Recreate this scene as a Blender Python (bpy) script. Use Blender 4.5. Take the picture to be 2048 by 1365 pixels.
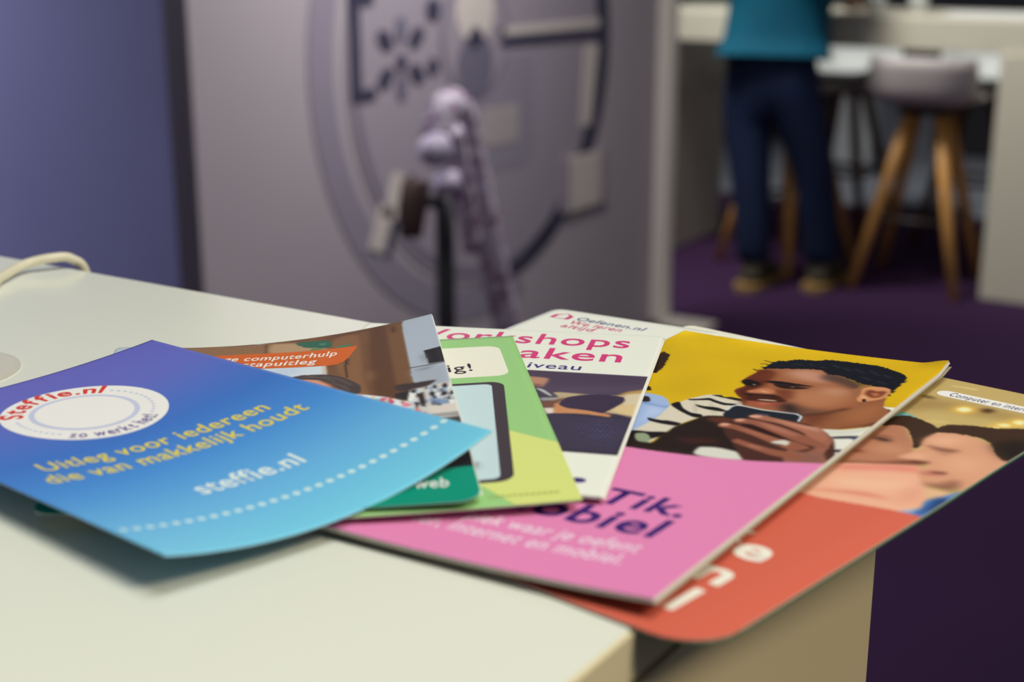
import bpy, bmesh, math, random
import numpy as np
from mathutils import Vector, Matrix

scene = bpy.context.scene
for o in list(bpy.data.objects):
    bpy.data.objects.remove(o, do_unlink=True)
COL = scene.collection
R = math.radians

# ---- camera: a 50 mm lens just above the counter, axes of the room follow the stand
COUNTER = 1.10                      # height of the worktop
cam_data = bpy.data.cameras.new('camera')
cam_data.sensor_width = 36.0
cam_data.lens = 50.0
cam_data.clip_start = 0.02
cam_data.dof.use_dof = True
cam_data.dof.focus_distance = 0.462
cam_data.dof.aperture_fstop = 8.8
cam_data.dof.aperture_blades = 7
cam = bpy.data.objects.new('camera', cam_data)
COL.objects.link(cam)
cam.location = (0, 0, COUNTER + 0.140)
cam.rotation_euler = (R(74.0), 0, R(32.6))
scene.camera = cam

# ---- light: a large exhibition hall, soft ambient light, overhead lamps and added unseen fills
world = bpy.data.worlds.new('hall')
scene.world = world
world.use_nodes = True
bg = world.node_tree.nodes['Background']
bg.inputs[0].default_value = (0.95, 0.97, 1.0, 1)
bg.inputs[1].default_value = 0.125
def area(name, loc, size, power, col, target=None, size_y=None, spread=180):
    d = bpy.data.lights.new(name, 'AREA')
    d.energy, d.color, d.size = power, col, size
    if size_y:
        d.shape, d.size_y = 'RECTANGLE', size_y
    d.spread = R(spread)
    o = bpy.data.objects.new(name, d)
    COL.objects.link(o)
    o.location = loc
    if target is not None:
        o.rotation_euler = (Vector(target) - Vector(loc)).to_track_quat('-Z', 'Y').to_euler()
    return o
area('hall_lamp_counter', (0.50, 0.42, 3.3), 1.3, 9.9, (0.975, 1.0, 0.95), (-0.48, 0.32, 1.1), 0.9, 100)
area('end_panel_fill', (1.7, 0.35, 2.9), 0.6, 3.8, (1.0, 0.86, 0.62), (-0.12, 0.2, 0.9), None, 60)  # unseen warm fill, added to brighten the counter end panel
area('lilac_wall_fill', (-1.38, 2.72, 2.05), 0.4, 13, (1.0, 0.95, 0.93), (-2.05, 2.6, 1.0), None, 140)  # unseen fill added close to the lilac wall, brighter top left, darker below
area('blue_panel_fill', (-3.85, 1.2, 2.15), 0.5, 31, (0.86, 0.86, 1.0), (-3.6, 2.06, 1.0), None, 120)  # unseen bluish fill, added to brighten the left of the blue panel
area('hall_lamp_table', (-2.45, 3.7, 3.2), 0.8, 31, (1.0, 0.97, 0.88), (-1.3, 5.0, 0.6), None, 90)
scene.view_settings.view_transform = 'Standard'
scene.view_settings.look = 'None'
scene.view_settings.gamma = 1.0
scene.view_settings.use_curve_mapping = False
scene.view_settings.exposure = 0.0

# ---- small helpers
def lin(c, k=1.0):
    c = np.asarray(c, float) / 255.0
    return np.minimum(np.where(c <= 0.04045, c / 12.92, ((c + 0.055) / 1.055) ** 2.4) * k, 0.95)
PRINT_GAIN = 1.22                   # ink on paper is a little brighter than it photographs
MATS = {}
def mat(name, rgb, rough=0.5, spec=0.5, k=1.0, noise=0.0, scale=40.0, metal=0.0, bump=0.0, coat=0.0):
    if name in MATS:
        return MATS[name]
    m = bpy.data.materials.new(name)
    m.use_nodes = True
    nt = m.node_tree
    b = nt.nodes['Principled BSDF']
    c = lin(rgb, k)
    b.inputs['Base Color'].default_value = (*c, 1)
    b.inputs['Roughness'].default_value = rough
    b.inputs['Metallic'].default_value = metal
    b.inputs['Specular IOR Level'].default_value = spec
    b.inputs['Coat Weight'].default_value = coat
    if noise or bump:
        tc = nt.nodes.new('ShaderNodeTexCoord')
        n = nt.nodes.new('ShaderNodeTexNoise')
        n.inputs['Scale'].default_value = scale
        n.inputs['Detail'].default_value = 4
        nt.links.new(tc.outputs['Object'], n.inputs['Vector'])
        if noise:
            r = nt.nodes.new('ShaderNodeValToRGB')
            r.color_ramp.elements[0].position, r.color_ramp.elements[1].position = 0.3, 0.7
            r.color_ramp.elements[0].color = (*(c * (1 - noise)), 1)
            r.color_ramp.elements[1].color = (*np.minimum(c * (1 + noise), 0.95), 1)
            nt.links.new(n.outputs['Fac'], r.inputs['Fac'])
            nt.links.new(r.outputs['Color'], b.inputs['Base Color'])
        if bump:
            bp = nt.nodes.new('ShaderNodeBump')
            bp.inputs['Strength'].default_value = bump
            bp.inputs['Distance'].default_value = 0.002
            nt.links.new(n.outputs['Fac'], bp.inputs['Height'])
            nt.links.new(bp.outputs['Normal'], b.inputs['Normal'])
    MATS[name] = m
    return m
def wood(name, rgb):
    if name in MATS:
        return MATS[name]
    m = mat(name, rgb, 0.45)
    nt = m.node_tree
    b = nt.nodes['Principled BSDF']
    tc = nt.nodes.new('ShaderNodeTexCoord')
    mp = nt.nodes.new('ShaderNodeMapping')
    mp.inputs['Scale'].default_value = (30, 30, 2.5)
    n = nt.nodes.new('ShaderNodeTexNoise')
    n.inputs['Scale'].default_value = 3
    n.inputs['Detail'].default_value = 5
    r = nt.nodes.new('ShaderNodeValToRGB')
    c = lin(rgb)
    r.color_ramp.elements[0].color = (*(c * 0.7), 1)
    r.color_ramp.elements[1].color = (*np.minimum(c * 1.25, 0.95), 1)
    nt.links.new(tc.outputs['Object'], mp.inputs['Vector'])
    nt.links.new(mp.outputs['Vector'], n.inputs['Vector'])
    nt.links.new(n.outputs['Fac'], r.inputs['Fac'])
    nt.links.new(r.outputs['Color'], b.inputs['Base Color'])
    return m
def tag(o, label=None, cat=None, group=None, kind=None):
    for k, v in (('label', label), ('category', cat), ('group', group), ('kind', kind)):
        if v:
            o[k] = v
    return o
def empty(name, loc, label=None, cat=None, group=None, kind=None, rz=0.0):
    o = bpy.data.objects.new(name, None)
    COL.objects.link(o)
    o.location = loc
    o.rotation_euler = (0, 0, rz)
    o.empty_display_size = 0.05
    return tag(o, label, cat, group, kind)
def link(name, me, m=None, parent=None, smooth=False):
    o = bpy.data.objects.new(name, me)
    COL.objects.link(o)
    if m is not None:
        me.materials.append(m)
    if parent is not None:
        o.parent = parent
    if smooth:
        for p in me.polygons:
            p.use_smooth = True
    return o
def from_bm(name, bm, m, parent=None, smooth=False):
    me = bpy.data.meshes.new(name)
    bmesh.ops.recalc_face_normals(bm, faces=bm.faces[:])
    bm.to_mesh(me)
    bm.free()
    return link(name, me, m, parent, smooth)
def box_bm(lo, hi, bevel=0.0, seg=2):
    bm = bmesh.new()
    bmesh.ops.create_cube(bm, size=1.0)
    lo, hi = Vector(lo), Vector(hi)
    for v in bm.verts:
        v.co = Vector([(lo[i] + hi[i]) / 2 + v.co[i] * (hi[i] - lo[i]) for i in range(3)])
    if bevel:
        bmesh.ops.bevel(bm, geom=bm.edges[:], offset=bevel, segments=seg, affect='EDGES', profile=0.5)
    return bm
def box(name, lo, hi, m, parent=None, bevel=0.0):
    return from_bm(name, box_bm(lo, hi, bevel), m, parent)
def tube_bm(pts, radii, n=12, bm=None):
    bm = bm or bmesh.new()
    pts = [Vector(p) for p in pts]
    if not hasattr(radii, '__len__'):
        radii = [radii] * len(pts)
    rings, up = [], Vector((0.03, 0.05, 1)).normalized()
    for i, p in enumerate(pts):
        d = (pts[min(i + 1, len(pts) - 1)] - pts[max(i - 1, 0)]).normalized()
        if abs(d.dot(up)) > 0.95:
            up = Vector((1, 0.05, 0.02)).normalized()
        a = d.cross(up).normalized()
        b = d.cross(a).normalized()
        up = -b if b.dot(up) < 0 else b
        up = (up - d * up.dot(d)).normalized()
        a = d.cross(up).normalized()
        rings.append([bm.verts.new(p + (a * math.cos(t) + up * math.sin(t)) * radii[i]) for t in np.linspace(0, 2 * math.pi, n, endpoint=False)])
    for r0, r1 in zip(rings, rings[1:]):
        for j in range(n):
            bm.faces.new((r0[j], r0[(j + 1) % n], r1[(j + 1) % n], r1[j]))
    bm.faces.new(rings[0][::-1])
    bm.faces.new(rings[-1])
    return bm
def spline(pts, per=6):
    P = [Vector(p) for p in pts]
    P = [P[0] * 2 - P[1]] + P + [P[-1] * 2 - P[-2]]
    out = []
    for i in range(1, len(P) - 2):
        for k in range(per):
            t = k / per
            a, b, c, d = P[i - 1], P[i], P[i + 1], P[i + 2]
            out.append(0.5 * (2 * b + (c - a) * t + (2 * a - 5 * b + 4 * c - d) * t * t + (3 * b - a - 3 * c + d) * t ** 3))
    return out + [P[-2]]
def plate_bm(outline, depth, origin, ex, ey, holes=()):
    """A flat plate with the given outline in its own plane, raised by depth."""
    ex, ey = Vector(ex), Vector(ey)
    nz = ex.cross(ey).normalized()
    bm = bmesh.new()
    loop = [bm.verts.new(Vector(origin) + ex * x + ey * y) for x, y in outline]
    f = bm.faces.new(loop)
    r = bmesh.ops.extrude_face_region(bm, geom=[f])
    for v in [g for g in r['geom'] if isinstance(g, bmesh.types.BMVert)]:
        v.co += nz * depth
    bmesh.ops.triangulate(bm, faces=[g for g in bm.faces if len(g.verts) > 4])
    return bm

# ---- leaflets lying on the counter: corner positions in millimetres (x, y, height above worktop)
def smooth(x):
    x = np.clip(x, 0, 1)
    return x * x * (3 - 2 * x)
class Sheet:
    """A gently curved rectangle of paper; (x, y) in print millimetres from its top left corner."""
    def __init__(self, w, l, corners, bump=None, thick=0.3, radius=0.0):
        self.w, self.l, self.thick, self.radius = w, l, thick, radius
        self.c = [np.array(q, float) for q in corners]
        self.bump = bump
    def at(self, x, y, off=0.0):
        s, t = np.asarray(x, float) / self.w, np.asarray(y, float) / self.l
        tl, tr, br, bl = self.c
        p = [(1 - s) * (1 - t) * tl[k] + s * (1 - t) * tr[k] + s * t * br[k] + (1 - s) * t * bl[k] for k in range(3)]
        if self.bump is not None:
            p[2] = p[2] + self.bump(s, t)
        return np.stack([p[0], p[1], p[2] + off], -1) * 0.001
def arch(x):
    return 4 * x * (1 - x)
SHEETS = dict(
    orange=Sheet(148, 205, [[-217.68, 462.04, 1.0], [-71.9, 439.56, 1.4], [-106.66, 237.7, 1.2], [-252.44, 260.17, 1.0]],
        lambda s, t: -0.5 * np.clip((s - .93) / .07, 0, 1) ** 2 * smooth((t - .3) / .25) - .3 * np.clip((t - .95) / .05, 0, 1) ** 2, 0.8, (3, 3, 13, 3)),
    oef=Sheet(70, 148, [[-271.12, 455.53, 1.2], [-201.12, 455.04, 1.87], [-202.15, 307.04, 2.03], [-272.14, 307.53, 1.9]],
        None, 0.7, 4),
    pink=Sheet(99, 210, [[-211.24, 444.39, 4.0], [-118.28, 447.31, 5.5], [-121.56, 244.97, 5.8], [-214.52, 242.04, 3.4]],
        lambda s, t: -.9 * arch(s) * (1 - t) - 1.2 * arch(s) * t + 1.6 * smooth((s - .9) / .1) * smooth((.05 - t) / .05), 1.2, 0),
    work=Sheet(105, 148, [[-313.46, 393.67, 3.4], [-211.02, 426.91, 5.8], [-157.82, 287.87, 6.0], [-260.27, 254.62, 4.4]],
        None, 0.7, 0),
    green=Sheet(105, 148, [[-334.22, 329.35, 5.0], [-252.86, 395.73, 7.2], [-159.4, 281.18, 7.2], [-240.76, 214.8, 4.8]],
        lambda s, t: -.5 * arch(s) * t, 0.35, 0),
    brown=Sheet(105, 148, [[-359.62, 315.56, 6.2], [-274.03, 377.84, 16.0], [-177.38, 264.41, 9.0], [-269.6, 205.91, 5.2]],
        lambda s, t: -4.3 * arch(s) * (1 - t) ** 1.5 - 1.5 * arch(s) * t, 0.7, 4),
    blue=Sheet(105, 148, [[-364.83, 222.42, 7.0], [-339.3, 312.56, 12.5], [-190.22, 288.13, 17.0], [-215.75, 197.98, 10.5]],
        lambda s, t: -(2.5 + 5.0 * t ** 2) * arch(s), 0.35, 0),
)
# ---- printed pictures: (shape, colour, softness, opacity, roughness, width, outline in print mm)
PRINTS = {
    'pink': [
        ('p', (46, 28, 20), 0.15, 1, 0.6, 0, [(6.5, 36.1), (6.5, 31.6), (6.4, 28.7), (10.2, 31.4), (13.5, 40.3), (15.1, 46.4), (16.1, 52.6), (13.2, 51.7)]),
        ('p', (40, 26, 20), 0.15, 1, 0.5, 0, [(19.9, 66.2), (21.8, 67), (23.8, 70.3), (22.2, 71.2)]),
        ('p', (152, 176, 220), 0.15, 1, 0, 0, [(17.4, 75.5), (23.1, 73.2), (30.2, 74), (35.8, 80.5), (38.2, 93.1), (38.3, 110.7), (29.9, 103.5)]),
        ('p', (110, 140, 195), 0.5, 0.7, 0, 0, [(25.1, 80.7), (34.2, 82.6), (35.8, 80.5), (36.3, 83.8), (26.6, 83.4)]),
        ('p', (180, 200, 235), 1.2, 0.7, 0, 0, [(30.4, 83.6), (37.7, 86.5), (36.8, 91.6), (36.7, 101.8)]),
        ('p', (40, 32, 35), 0.15, 1, 0, 0, [(23.7, 77.3), (26.1, 76.4), (28.6, 79.9), (28.1, 81.4), (25.6, 81.6)]),
        ('p', (206, 200, 184), 0.15, 1, 0, 0, [(36, 80.6), (37.3, 76.1), (38.4, 71.2), (41.8, 64.9), (45.5, 63.6), (52.8, 64), (56.2, 70.2), (53.4, 72.8), (55.7, 82.7), (50.1, 86.1), (47.2, 95.5), (47.1, 108.5), (46.4, 119.6), (38.1, 110.7), (38.2, 93.1)]),
        ('p', (178, 168, 150), 0.5, 0.6, 0, 0, [(39.8, 71), (44.9, 79.1), (47.2, 85.9), (43.5, 79.8)]),
        ('p', (178, 168, 150), 0.5, 0.5, 0, 0, [(45, 70.6), (52, 80), (52.2, 83.3), (47.9, 77.4)]),
        ('p', (24, 20, 26), 0.15, 1, 0, 0, [(35.9, 80), (36.9, 76.3), (40.9, 81.4), (45, 84.2), (48.5, 84.3), (50.1, 86.7), (47.9, 88), (41.6, 84.6)]),
        ('p', (24, 20, 26), 0.15, 1, 0, 0, [(38.2, 72.2), (40.9, 70.4), (43.4, 68.1), (46.9, 69.6), (50.2, 70.5), (53.8, 69.8), (53.6, 71.6), (50.6, 72.7), (46.4, 71.3), (44.2, 70.5), (39.4, 73.2)]),
        ('p', (24, 20, 26), 0.15, 1, 0, 0, [(42.8, 65), (45.5, 63.7), (53.1, 64.5), (54.1, 66.6), (48.5, 66.1), (45, 65.5)]),
        ('p', (24, 20, 26), 0.15, 1, 0, 0, [(42.5, 76.2), (45.7, 76.5), (49.9, 75.8), (53.8, 77.6), (53.2, 79), (48.7, 79.1), (44.8, 78.2)]),
        ('p', (24, 20, 26), 0.15, 1, 0, 0, [(35.8, 95), (40.1, 95.2), (42.5, 94.4), (47.1, 95), (46.7, 97.8), (41.6, 98), (37.8, 97.3)]),
        ('p', (24, 20, 26), 0.15, 1, 0, 0, [(36.8, 108.3), (42.5, 106.2), (47, 104.3), (47.3, 108.9), (42.1, 117.9)]),
        ('p', (35, 24, 22), 0.3, 1, 0, 0, [(38.2, 112.8), (47.3, 115.1), (47.3, 108.9), (47, 98.4), (48.6, 91.4), (50.1, 85.5), (52.4, 83.8), (58, 82.6), (67.7, 89), (74.3, 96.5), (81, 100.8), (82.4, 111.1), (79.7, 115.6), (72.2, 112.7), (64.8, 117.2), (53, 119.7), (43.1, 121.5)]),
        ('p', (96, 50, 36), 0.9, 0.8, 0, 0, [(51.5, 85.4), (59, 83.2), (61.2, 86.6), (58.1, 89.9), (53.5, 88.9)]),
        ('p', (80, 36, 26), 1.2, 0.55, 0, 0, [(51.7, 107.6), (61.4, 103.7), (66.1, 106.6), (56.5, 110.3)]),
        ('p', (138, 152, 125), 0.6, 1, 0.3, 0, [(39.6, 109.9), (41.9, 108.1), (44.8, 110.2), (46.6, 114.4), (43.1, 115.3)]),
        ('p', (208, 210, 202), 0.4, 1, 0, 0, [(63.3, 118.2), (61.8, 112.5), (63.2, 111.4), (66.6, 110.4), (71.4, 111.1), (76.8, 112.6), (80.1, 115.7), (71.8, 118.6)]),
        ('p', (70, 75, 70), 0.3, 1, 0, 0, [(62.3, 113.5), (62.8, 112.3), (64.5, 116.4), (63.6, 116.8)]),
        ('p', (150, 160, 150), 0.6, 0.6, 0, 0, [(66.1, 112.1), (68.4, 111.5), (71.2, 116.1), (69.3, 116.1)]),
        ('p', (46, 30, 28), 0.3, 1, 0, 0, [(40.8, 121.7), (52.5, 118.6), (62.6, 117.3), (78.5, 112.8), (98.2, 101.5), (104, 116.3), (51.3, 140.2)]),
        ('p', (208, 210, 202), 0.4, 1, 0, 0, [(63.3, 118.2), (61.8, 112.5), (63.2, 111.4), (66.6, 110.4), (71.4, 111.1), (76.8, 112.6), (80.1, 115.7), (71.8, 118.6)]),
        ('p', (142, 88, 58), 0.15, 1, 0, 0, [(73.2, 69), (79.6, 64.9), (85.4, 57.7), (87.1, 49.8), (91.6, 41.7), (95.5, 53.5), (100, 58.2), (100.9, 64.7), (100.3, 72.7), (92.1, 80.3), (86.3, 83.3), (79.3, 78.7), (76.8, 77.6)]),
        ('p', (100, 52, 36), 2, 0.8, 0, 0, [(74.9, 70.5), (84.1, 66.4), (83.8, 75.6), (85.4, 82.6), (80.1, 78.4)]),
        ('p', (172, 112, 76), 2.2, 0.55, 0, 0, [(88.4, 62.3), (92.8, 51), (96.2, 56.8), (95.9, 68.4), (91, 72.6)]),
        ('p', (95, 55, 38), 0.8, 0.6, 0, 0, [(91, 79.2), (96.2, 74.3), (99.3, 69.2), (100.1, 72.2), (92, 80)]),
        ('p', (150, 92, 62), 0.15, 1, 0, 0, [(44.6, 46.5), (44.3, 40.6), (44.1, 33.8), (45.9, 29.4), (52.2, 25), (60.9, 20.9), (68, 24.1), (80, 34.6), (85.1, 46.9), (87.3, 55.7), (86.3, 60), (80.8, 68.1), (75.8, 71.8), (66.6, 71.5), (56.6, 70.6), (54, 66.5), (50.8, 62.4), (47.2, 57.8), (46.7, 55), (47.6, 50.4)]),
        ('p', (190, 140, 120), 2.2, 0.9, 0, 0, [(53.4, 28.6), (60.5, 23.6), (69.2, 29), (70.6, 36.3), (64.3, 37.3), (57.1, 34.8)]),
        ('p', (178, 122, 90), 2.6, 0.8, 0, 0, [(61.2, 51.1), (68.1, 46.5), (78.3, 41.8), (83.5, 50.7), (79.5, 62), (73, 62.6), (66.5, 58.5)]),
        ('p', (196, 150, 128), 2.4, 0.6, 0, 0, [(69.1, 39.6), (79.4, 40), (80.4, 47.1), (73.7, 47.6)]),
        ('p', (74, 28, 16), 1.1, 0.92, 0, 0, [(44.7, 46.7), (44.3, 34.1), (46.6, 30.1), (50.4, 32.9), (52.5, 42.6), (53.1, 48.8), (52.5, 55.5), (54.6, 63.1), (56.3, 70.4), (50.5, 62.1), (47.2, 57.8), (47.6, 50.4)]),
        ('p', (206, 171, 20), 0.12, 1, 0, 0, [(32.8, 37), (44, 33.5), (44.3, 40.5), (44.6, 46.4), (47.7, 50.3), (46.7, 54.8), (47.2, 57.8), (50.6, 62.2), (52.7, 63.8), (49.2, 63.8), (45.4, 63.5)]),
        ('p', (120, 58, 36), 1.6, 0.6, 0, 0, [(45.8, 40.8), (46.3, 33.7), (49.5, 30.6), (52.2, 38.7), (49.5, 44.1)]),
        ('p', (92, 40, 24), 1.3, 0.7, 0, 0, [(57.4, 50.4), (63.7, 48.6), (67, 58.2), (63.7, 58.6), (60.1, 54.2)]),
        ('p', (186, 116, 82), 0.5, 0.95, 0, 0, [(50.6, 55.2), (52.1, 53.1), (53.8, 50.4), (57.4, 50.4), (59.5, 53.2), (58.3, 55.7), (54.8, 55.8), (52.3, 57.5)]),
        ('p', (226, 178, 146), 0.5, 0.8, 0, 0, [(53.5, 53), (56.8, 53.3), (58.3, 54.1), (55.7, 54.6)]),
        ('p', (34, 16, 14), 0.5, 0.9, 0, 0, [(51.2, 58.1), (55.2, 56.8), (58.4, 56), (60.7, 55.7), (64.3, 58.3), (61.2, 59.2), (56.3, 59.2), (53.6, 61.1)]),
        ('p', (28, 18, 20), 0.3, 1, 0, 0, [(51.2, 43.3), (54.1, 41.2), (58.3, 40.9), (64.2, 41.3), (68, 42), (64.2, 43.2), (59.7, 44.2), (55.4, 44.3)]),
        ('p', (36, 20, 18), 0.35, 1, 0, 0, [(55.1, 44.5), (60, 44), (67.4, 44), (64, 46.9), (59.9, 47.9), (56.9, 46.8)]),
        ('p', (120, 95, 85), 0.25, 0.8, 0, 0, [(61.1, 45), (62.3, 44.4), (62.8, 45.7), (61.8, 46.2)]),
        ('p', (22, 14, 14), 0.35, 1, 0, 0, [(44.6, 46.5), (45.3, 43.7), (48.5, 44.4), (51.6, 46.7), (50.9, 49.7), (48.3, 50.3), (46.2, 48.8)]),
        ('p', (150, 140, 130), 0.2, 0.8, 0, 0, [(49.1, 47.6), (50.1, 47.5), (50.6, 48.8), (49.7, 49)]),
        ('p', (66, 28, 20), 0.5, 1, 0, 0, [(52.9, 61.8), (56.1, 58.9), (60.8, 58.2), (64.8, 58.6), (66.5, 60.9), (64.5, 62.8), (59.9, 64.1), (55.5, 65.1)]),
        ('p', (228, 214, 194), 0.2, 0.85, 0, 0, [(57.4, 62.4), (60.1, 61.4), (63.3, 61.1), (63.1, 61.8), (60.2, 62.5), (58.2, 62.7)]),
        ('p', (152, 80, 60), 0.5, 1, 0, 0, [(55.5, 65.3), (58.5, 64.2), (62.4, 63.6), (67, 62.1), (67, 64.5), (64.6, 67.8), (59.9, 68.7), (57.1, 67.9)]),
        ('p', (205, 140, 120), 0.7, 0.5, 0, 0, [(59.1, 65.5), (62.4, 65), (62.7, 66.5), (59.8, 67)]),
        ('p', (30, 24, 30), 1.7, 0.9, 0, 0, [(66.6, 66.8), (67, 61.3), (70.5, 63.2), (74.7, 68.3), (75.8, 71.8), (70.9, 71.2)]),
        ('p', (86, 62, 56), 1.4, 0.6, 0, 0, [(71, 63.5), (76.5, 64.6), (81.7, 63.4), (80.8, 67.9), (76.1, 71.7)]),
        ('p', (78, 44, 32), 0.8, 0.8, 0, 0, [(75.7, 70.7), (80.4, 66.9), (85.9, 59), (86.7, 61), (81.4, 69.3), (76.5, 72.7)]),
        ('p', (70, 54, 52), 1.3, 0.8, 0, 0, [(65.7, 30.2), (67.2, 25.1), (81.6, 31.3), (82.3, 37.1), (80.1, 39.3), (73.8, 34.8), (68.3, 33.4)]),
        ('p', (19, 21, 31), 0.25, 1, 0.75, 0, [(44.7, 30.1), (44.5, 26.3), (44.5, 22), (45.8, 18.7), (48.5, 17.2), (50.3, 14.3), (53.3, 13.3), (58, 12), (60.4, 9.8), (66.8, 8.9), (72, 9.3), (76.8, 9.5), (81.8, 11.5), (86.8, 14.5), (90.7, 18.7), (92.5, 25.4), (92.4, 30.9), (92.8, 36.2), (93.1, 43.8), (94, 48.7), (93.4, 47.8), (92, 41.6), (91.5, 36.1), (88.6, 33.7), (86, 33.9), (82.2, 33), (76, 29.5), (70.6, 26.5), (67.2, 26.8), (62.3, 22.7), (52.6, 25.9)]),
        ('s', (25, 20, 24), 0.15, 1, 0, 0.5, [(41.9, 25.1), (43.2, 24.1), (45.2, 25.2)]),
        ('s', (25, 20, 24), 0.15, 1, 0, 0.5, [(41.3, 20.6), (43, 21.1), (44.8, 21.8)]),
        ('s', (25, 20, 24), 0.15, 1, 0, 0.5, [(42.2, 31.8), (43.5, 32.7), (44.6, 31.8)]),
        ('s', (25, 20, 24), 0.15, 1, 0, 0.5, [(43.4, 28.3), (45, 28.1), (46.1, 28.2)]),
        ('s', (66, 72, 92), 0.5, 0.7, 0, 0.6, [(52, 20.9), (53.9, 18.4)]),
        ('s', (66, 72, 92), 0.5, 0.7, 0, 0.6, [(56.4, 17.2), (58.3, 19.1)]),
        ('s', (66, 72, 92), 0.5, 0.7, 0, 0.6, [(60.9, 19.2), (63.2, 19.4)]),
        ('s', (66, 72, 92), 0.5, 0.7, 0, 0.6, [(64, 14.8), (67.2, 17.5)]),
        ('s', (66, 72, 92), 0.5, 0.7, 0, 0.6, [(68.8, 16.8), (71.9, 19.5)]),
        ('s', (66, 72, 92), 0.5, 0.7, 0, 0.6, [(72.3, 16.5), (76.8, 20)]),
        ('s', (66, 72, 92), 0.5, 0.7, 0, 0.6, [(77.8, 16.8), (81.9, 20.5)]),
        ('s', (66, 72, 92), 0.5, 0.7, 0, 0.6, [(83.4, 19.8), (87.1, 22.3)]),
        ('s', (66, 72, 92), 0.5, 0.7, 0, 0.6, [(78.2, 24.8), (81.6, 27.3)]),
        ('s', (66, 72, 92), 0.5, 0.7, 0, 0.6, [(84.1, 27.6), (87.7, 30)]),
        ('p', (150, 98, 70), 0.6, 1, 0, 0, [(80.5, 41.4), (81.1, 38.4), (82.2, 33), (84.6, 33.9), (84.7, 39.6), (85.9, 46.6), (84.9, 49.5)]),
        ('p', (206, 142, 100), 0.2, 1, 0, 0, [(85.2, 49.3), (84.4, 43.5), (82.9, 38.1), (83.7, 35.3), (86.6, 33.7), (89.4, 33.8), (91.5, 35.7), (92.8, 41.2), (92.3, 46), (90.6, 48.5), (89, 50.4), (87.1, 51.7)]),
        ('p', (112, 54, 34), 0.5, 0.9, 0, 0, [(84.8, 39.6), (85.6, 37.7), (88.1, 38.8), (89.9, 37.4), (91.3, 39.3), (91.1, 44.4), (89.1, 46.2), (86, 44.1)]),
        ('p', (190, 120, 82), 0.4, 0.8, 0, 0, [(86.9, 41.2), (88.7, 40.4), (90.3, 42.3), (89.2, 44.7)]),
        ('p', (225, 170, 130), 0.5, 0.7, 0, 0, [(85, 45.1), (86.2, 44), (88, 46.9), (86.7, 48.7)]),
        ('p', (20, 18, 26), 0.15, 1, 0, 0, [(86.9, 48.9), (87.5, 48.1), (88.3, 49.5), (88.5, 51.1), (87.8, 51.2)]),
        ('p', (226, 226, 216), 0.15, 1, 0, 0, [(95.3, 53.9), (97.1, 54), (100.3, 53.8), (100.4, 58.2), (98.9, 56.9), (97.2, 55.9)]),
        ('p', (220, 222, 216), 0.15, 1, 0, 0, [(85.9, 83), (92.3, 80.8), (97.1, 76.9), (100.2, 72.4), (100.2, 58.2), (103.2, 58.7), (102.8, 92.3), (102.9, 114.4), (98.2, 109.2), (95.9, 103.9), (94.3, 94.1), (92.9, 89.5)]),
        ('p', (190, 190, 182), 0.6, 0.5, 0, 0, [(86.4, 83.5), (92.5, 81.3), (97.3, 77.5), (100.1, 73.1), (100.7, 76.4), (96.4, 83.4), (91.2, 86)]),
        ('p', (34, 30, 46), 0.15, 1, 0, 0, [(92.4, 87.7), (96, 85.7), (100.3, 83.8), (98.9, 86.8), (93.4, 89.4)]),
        ('p', (66, 84, 146), 0.4, 1, 0, 0, [(97.7, 87.6), (99.7, 84.7), (100.7, 84.9), (99.8, 89.1)]),
        ('p', (34, 30, 58), 0.15, 1, 0, 0, [(95.2, 100.1), (97.6, 98.5), (100.7, 97.1), (100.9, 99.6), (95.9, 101.8)]),
        ('p', (40, 30, 60), 0.15, 0.3, 0, 0, [(97.7, 105.6), (101.1, 103.8), (101, 107.2), (98.5, 107.7)]),
        ('s', (70, 46, 46), 0.15, 1, 0, 0.5, [(97.7, 56), (99.6, 58.4), (100.2, 64.2), (99.2, 70.6), (96.9, 76.2)]),
        ('p', (29, 33, 45), 0.15, 1, 0, 0, [(55.4, 82.8), (53.4, 73.6), (53.7, 71.2), (55.9, 70.7), (63.4, 71.9), (74.6, 71.2), (76.9, 73.4), (78, 78.7), (68.4, 83.2)]),
        ('s', (206, 216, 226), 0.15, 1, 0, 0.75, [(53.8, 76.7), (53.4, 73.4), (53.9, 71.2), (55.9, 70.7), (63.3, 71.8), (74.2, 71.3), (76.4, 72.9), (77.1, 74.9), (77.7, 78.3)]),
        ('s', (112, 122, 150), 0.3, 1, 0, 0.5, [(63.2, 76.8), (64.5, 76), (66.6, 76.1), (67.6, 77.2)]),
        ('p', (70, 40, 34), 0.3, 1, 0, 0, [(61.8, 81.9), (66.7, 79.5), (76, 77.9), (83.7, 80.6), (90.4, 86.4), (94.8, 92.9), (100.9, 112.9), (82.1, 120.7), (68.3, 104.5), (60.5, 93.6)]),
        ('p', (150, 96, 80), 0.3, 1, 0, 0, [(83.5, 81.8), (86.5, 82.1), (91.4, 88.1), (93.9, 91.2), (95, 97.9), (95.9, 103.4), (98.3, 107.8), (100.3, 111.3), (90.3, 115.3), (86.6, 110.2), (85.1, 103), (85.1, 91.8)]),
        ('p', (120, 84, 76), 2, 0.6, 0, 0, [(87.5, 108.8), (92.7, 102.8), (96.6, 105.1), (98.9, 110.9), (90, 114.5)]),
        ('p', (44, 22, 20), 0.8, 1, 0, 0, [(65.1, 84.7), (74.5, 85.8), (85.8, 93.5), (91.1, 97.4), (90, 103.9), (81.3, 101.6), (70.5, 95.2), (64, 89.7)]),
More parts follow.
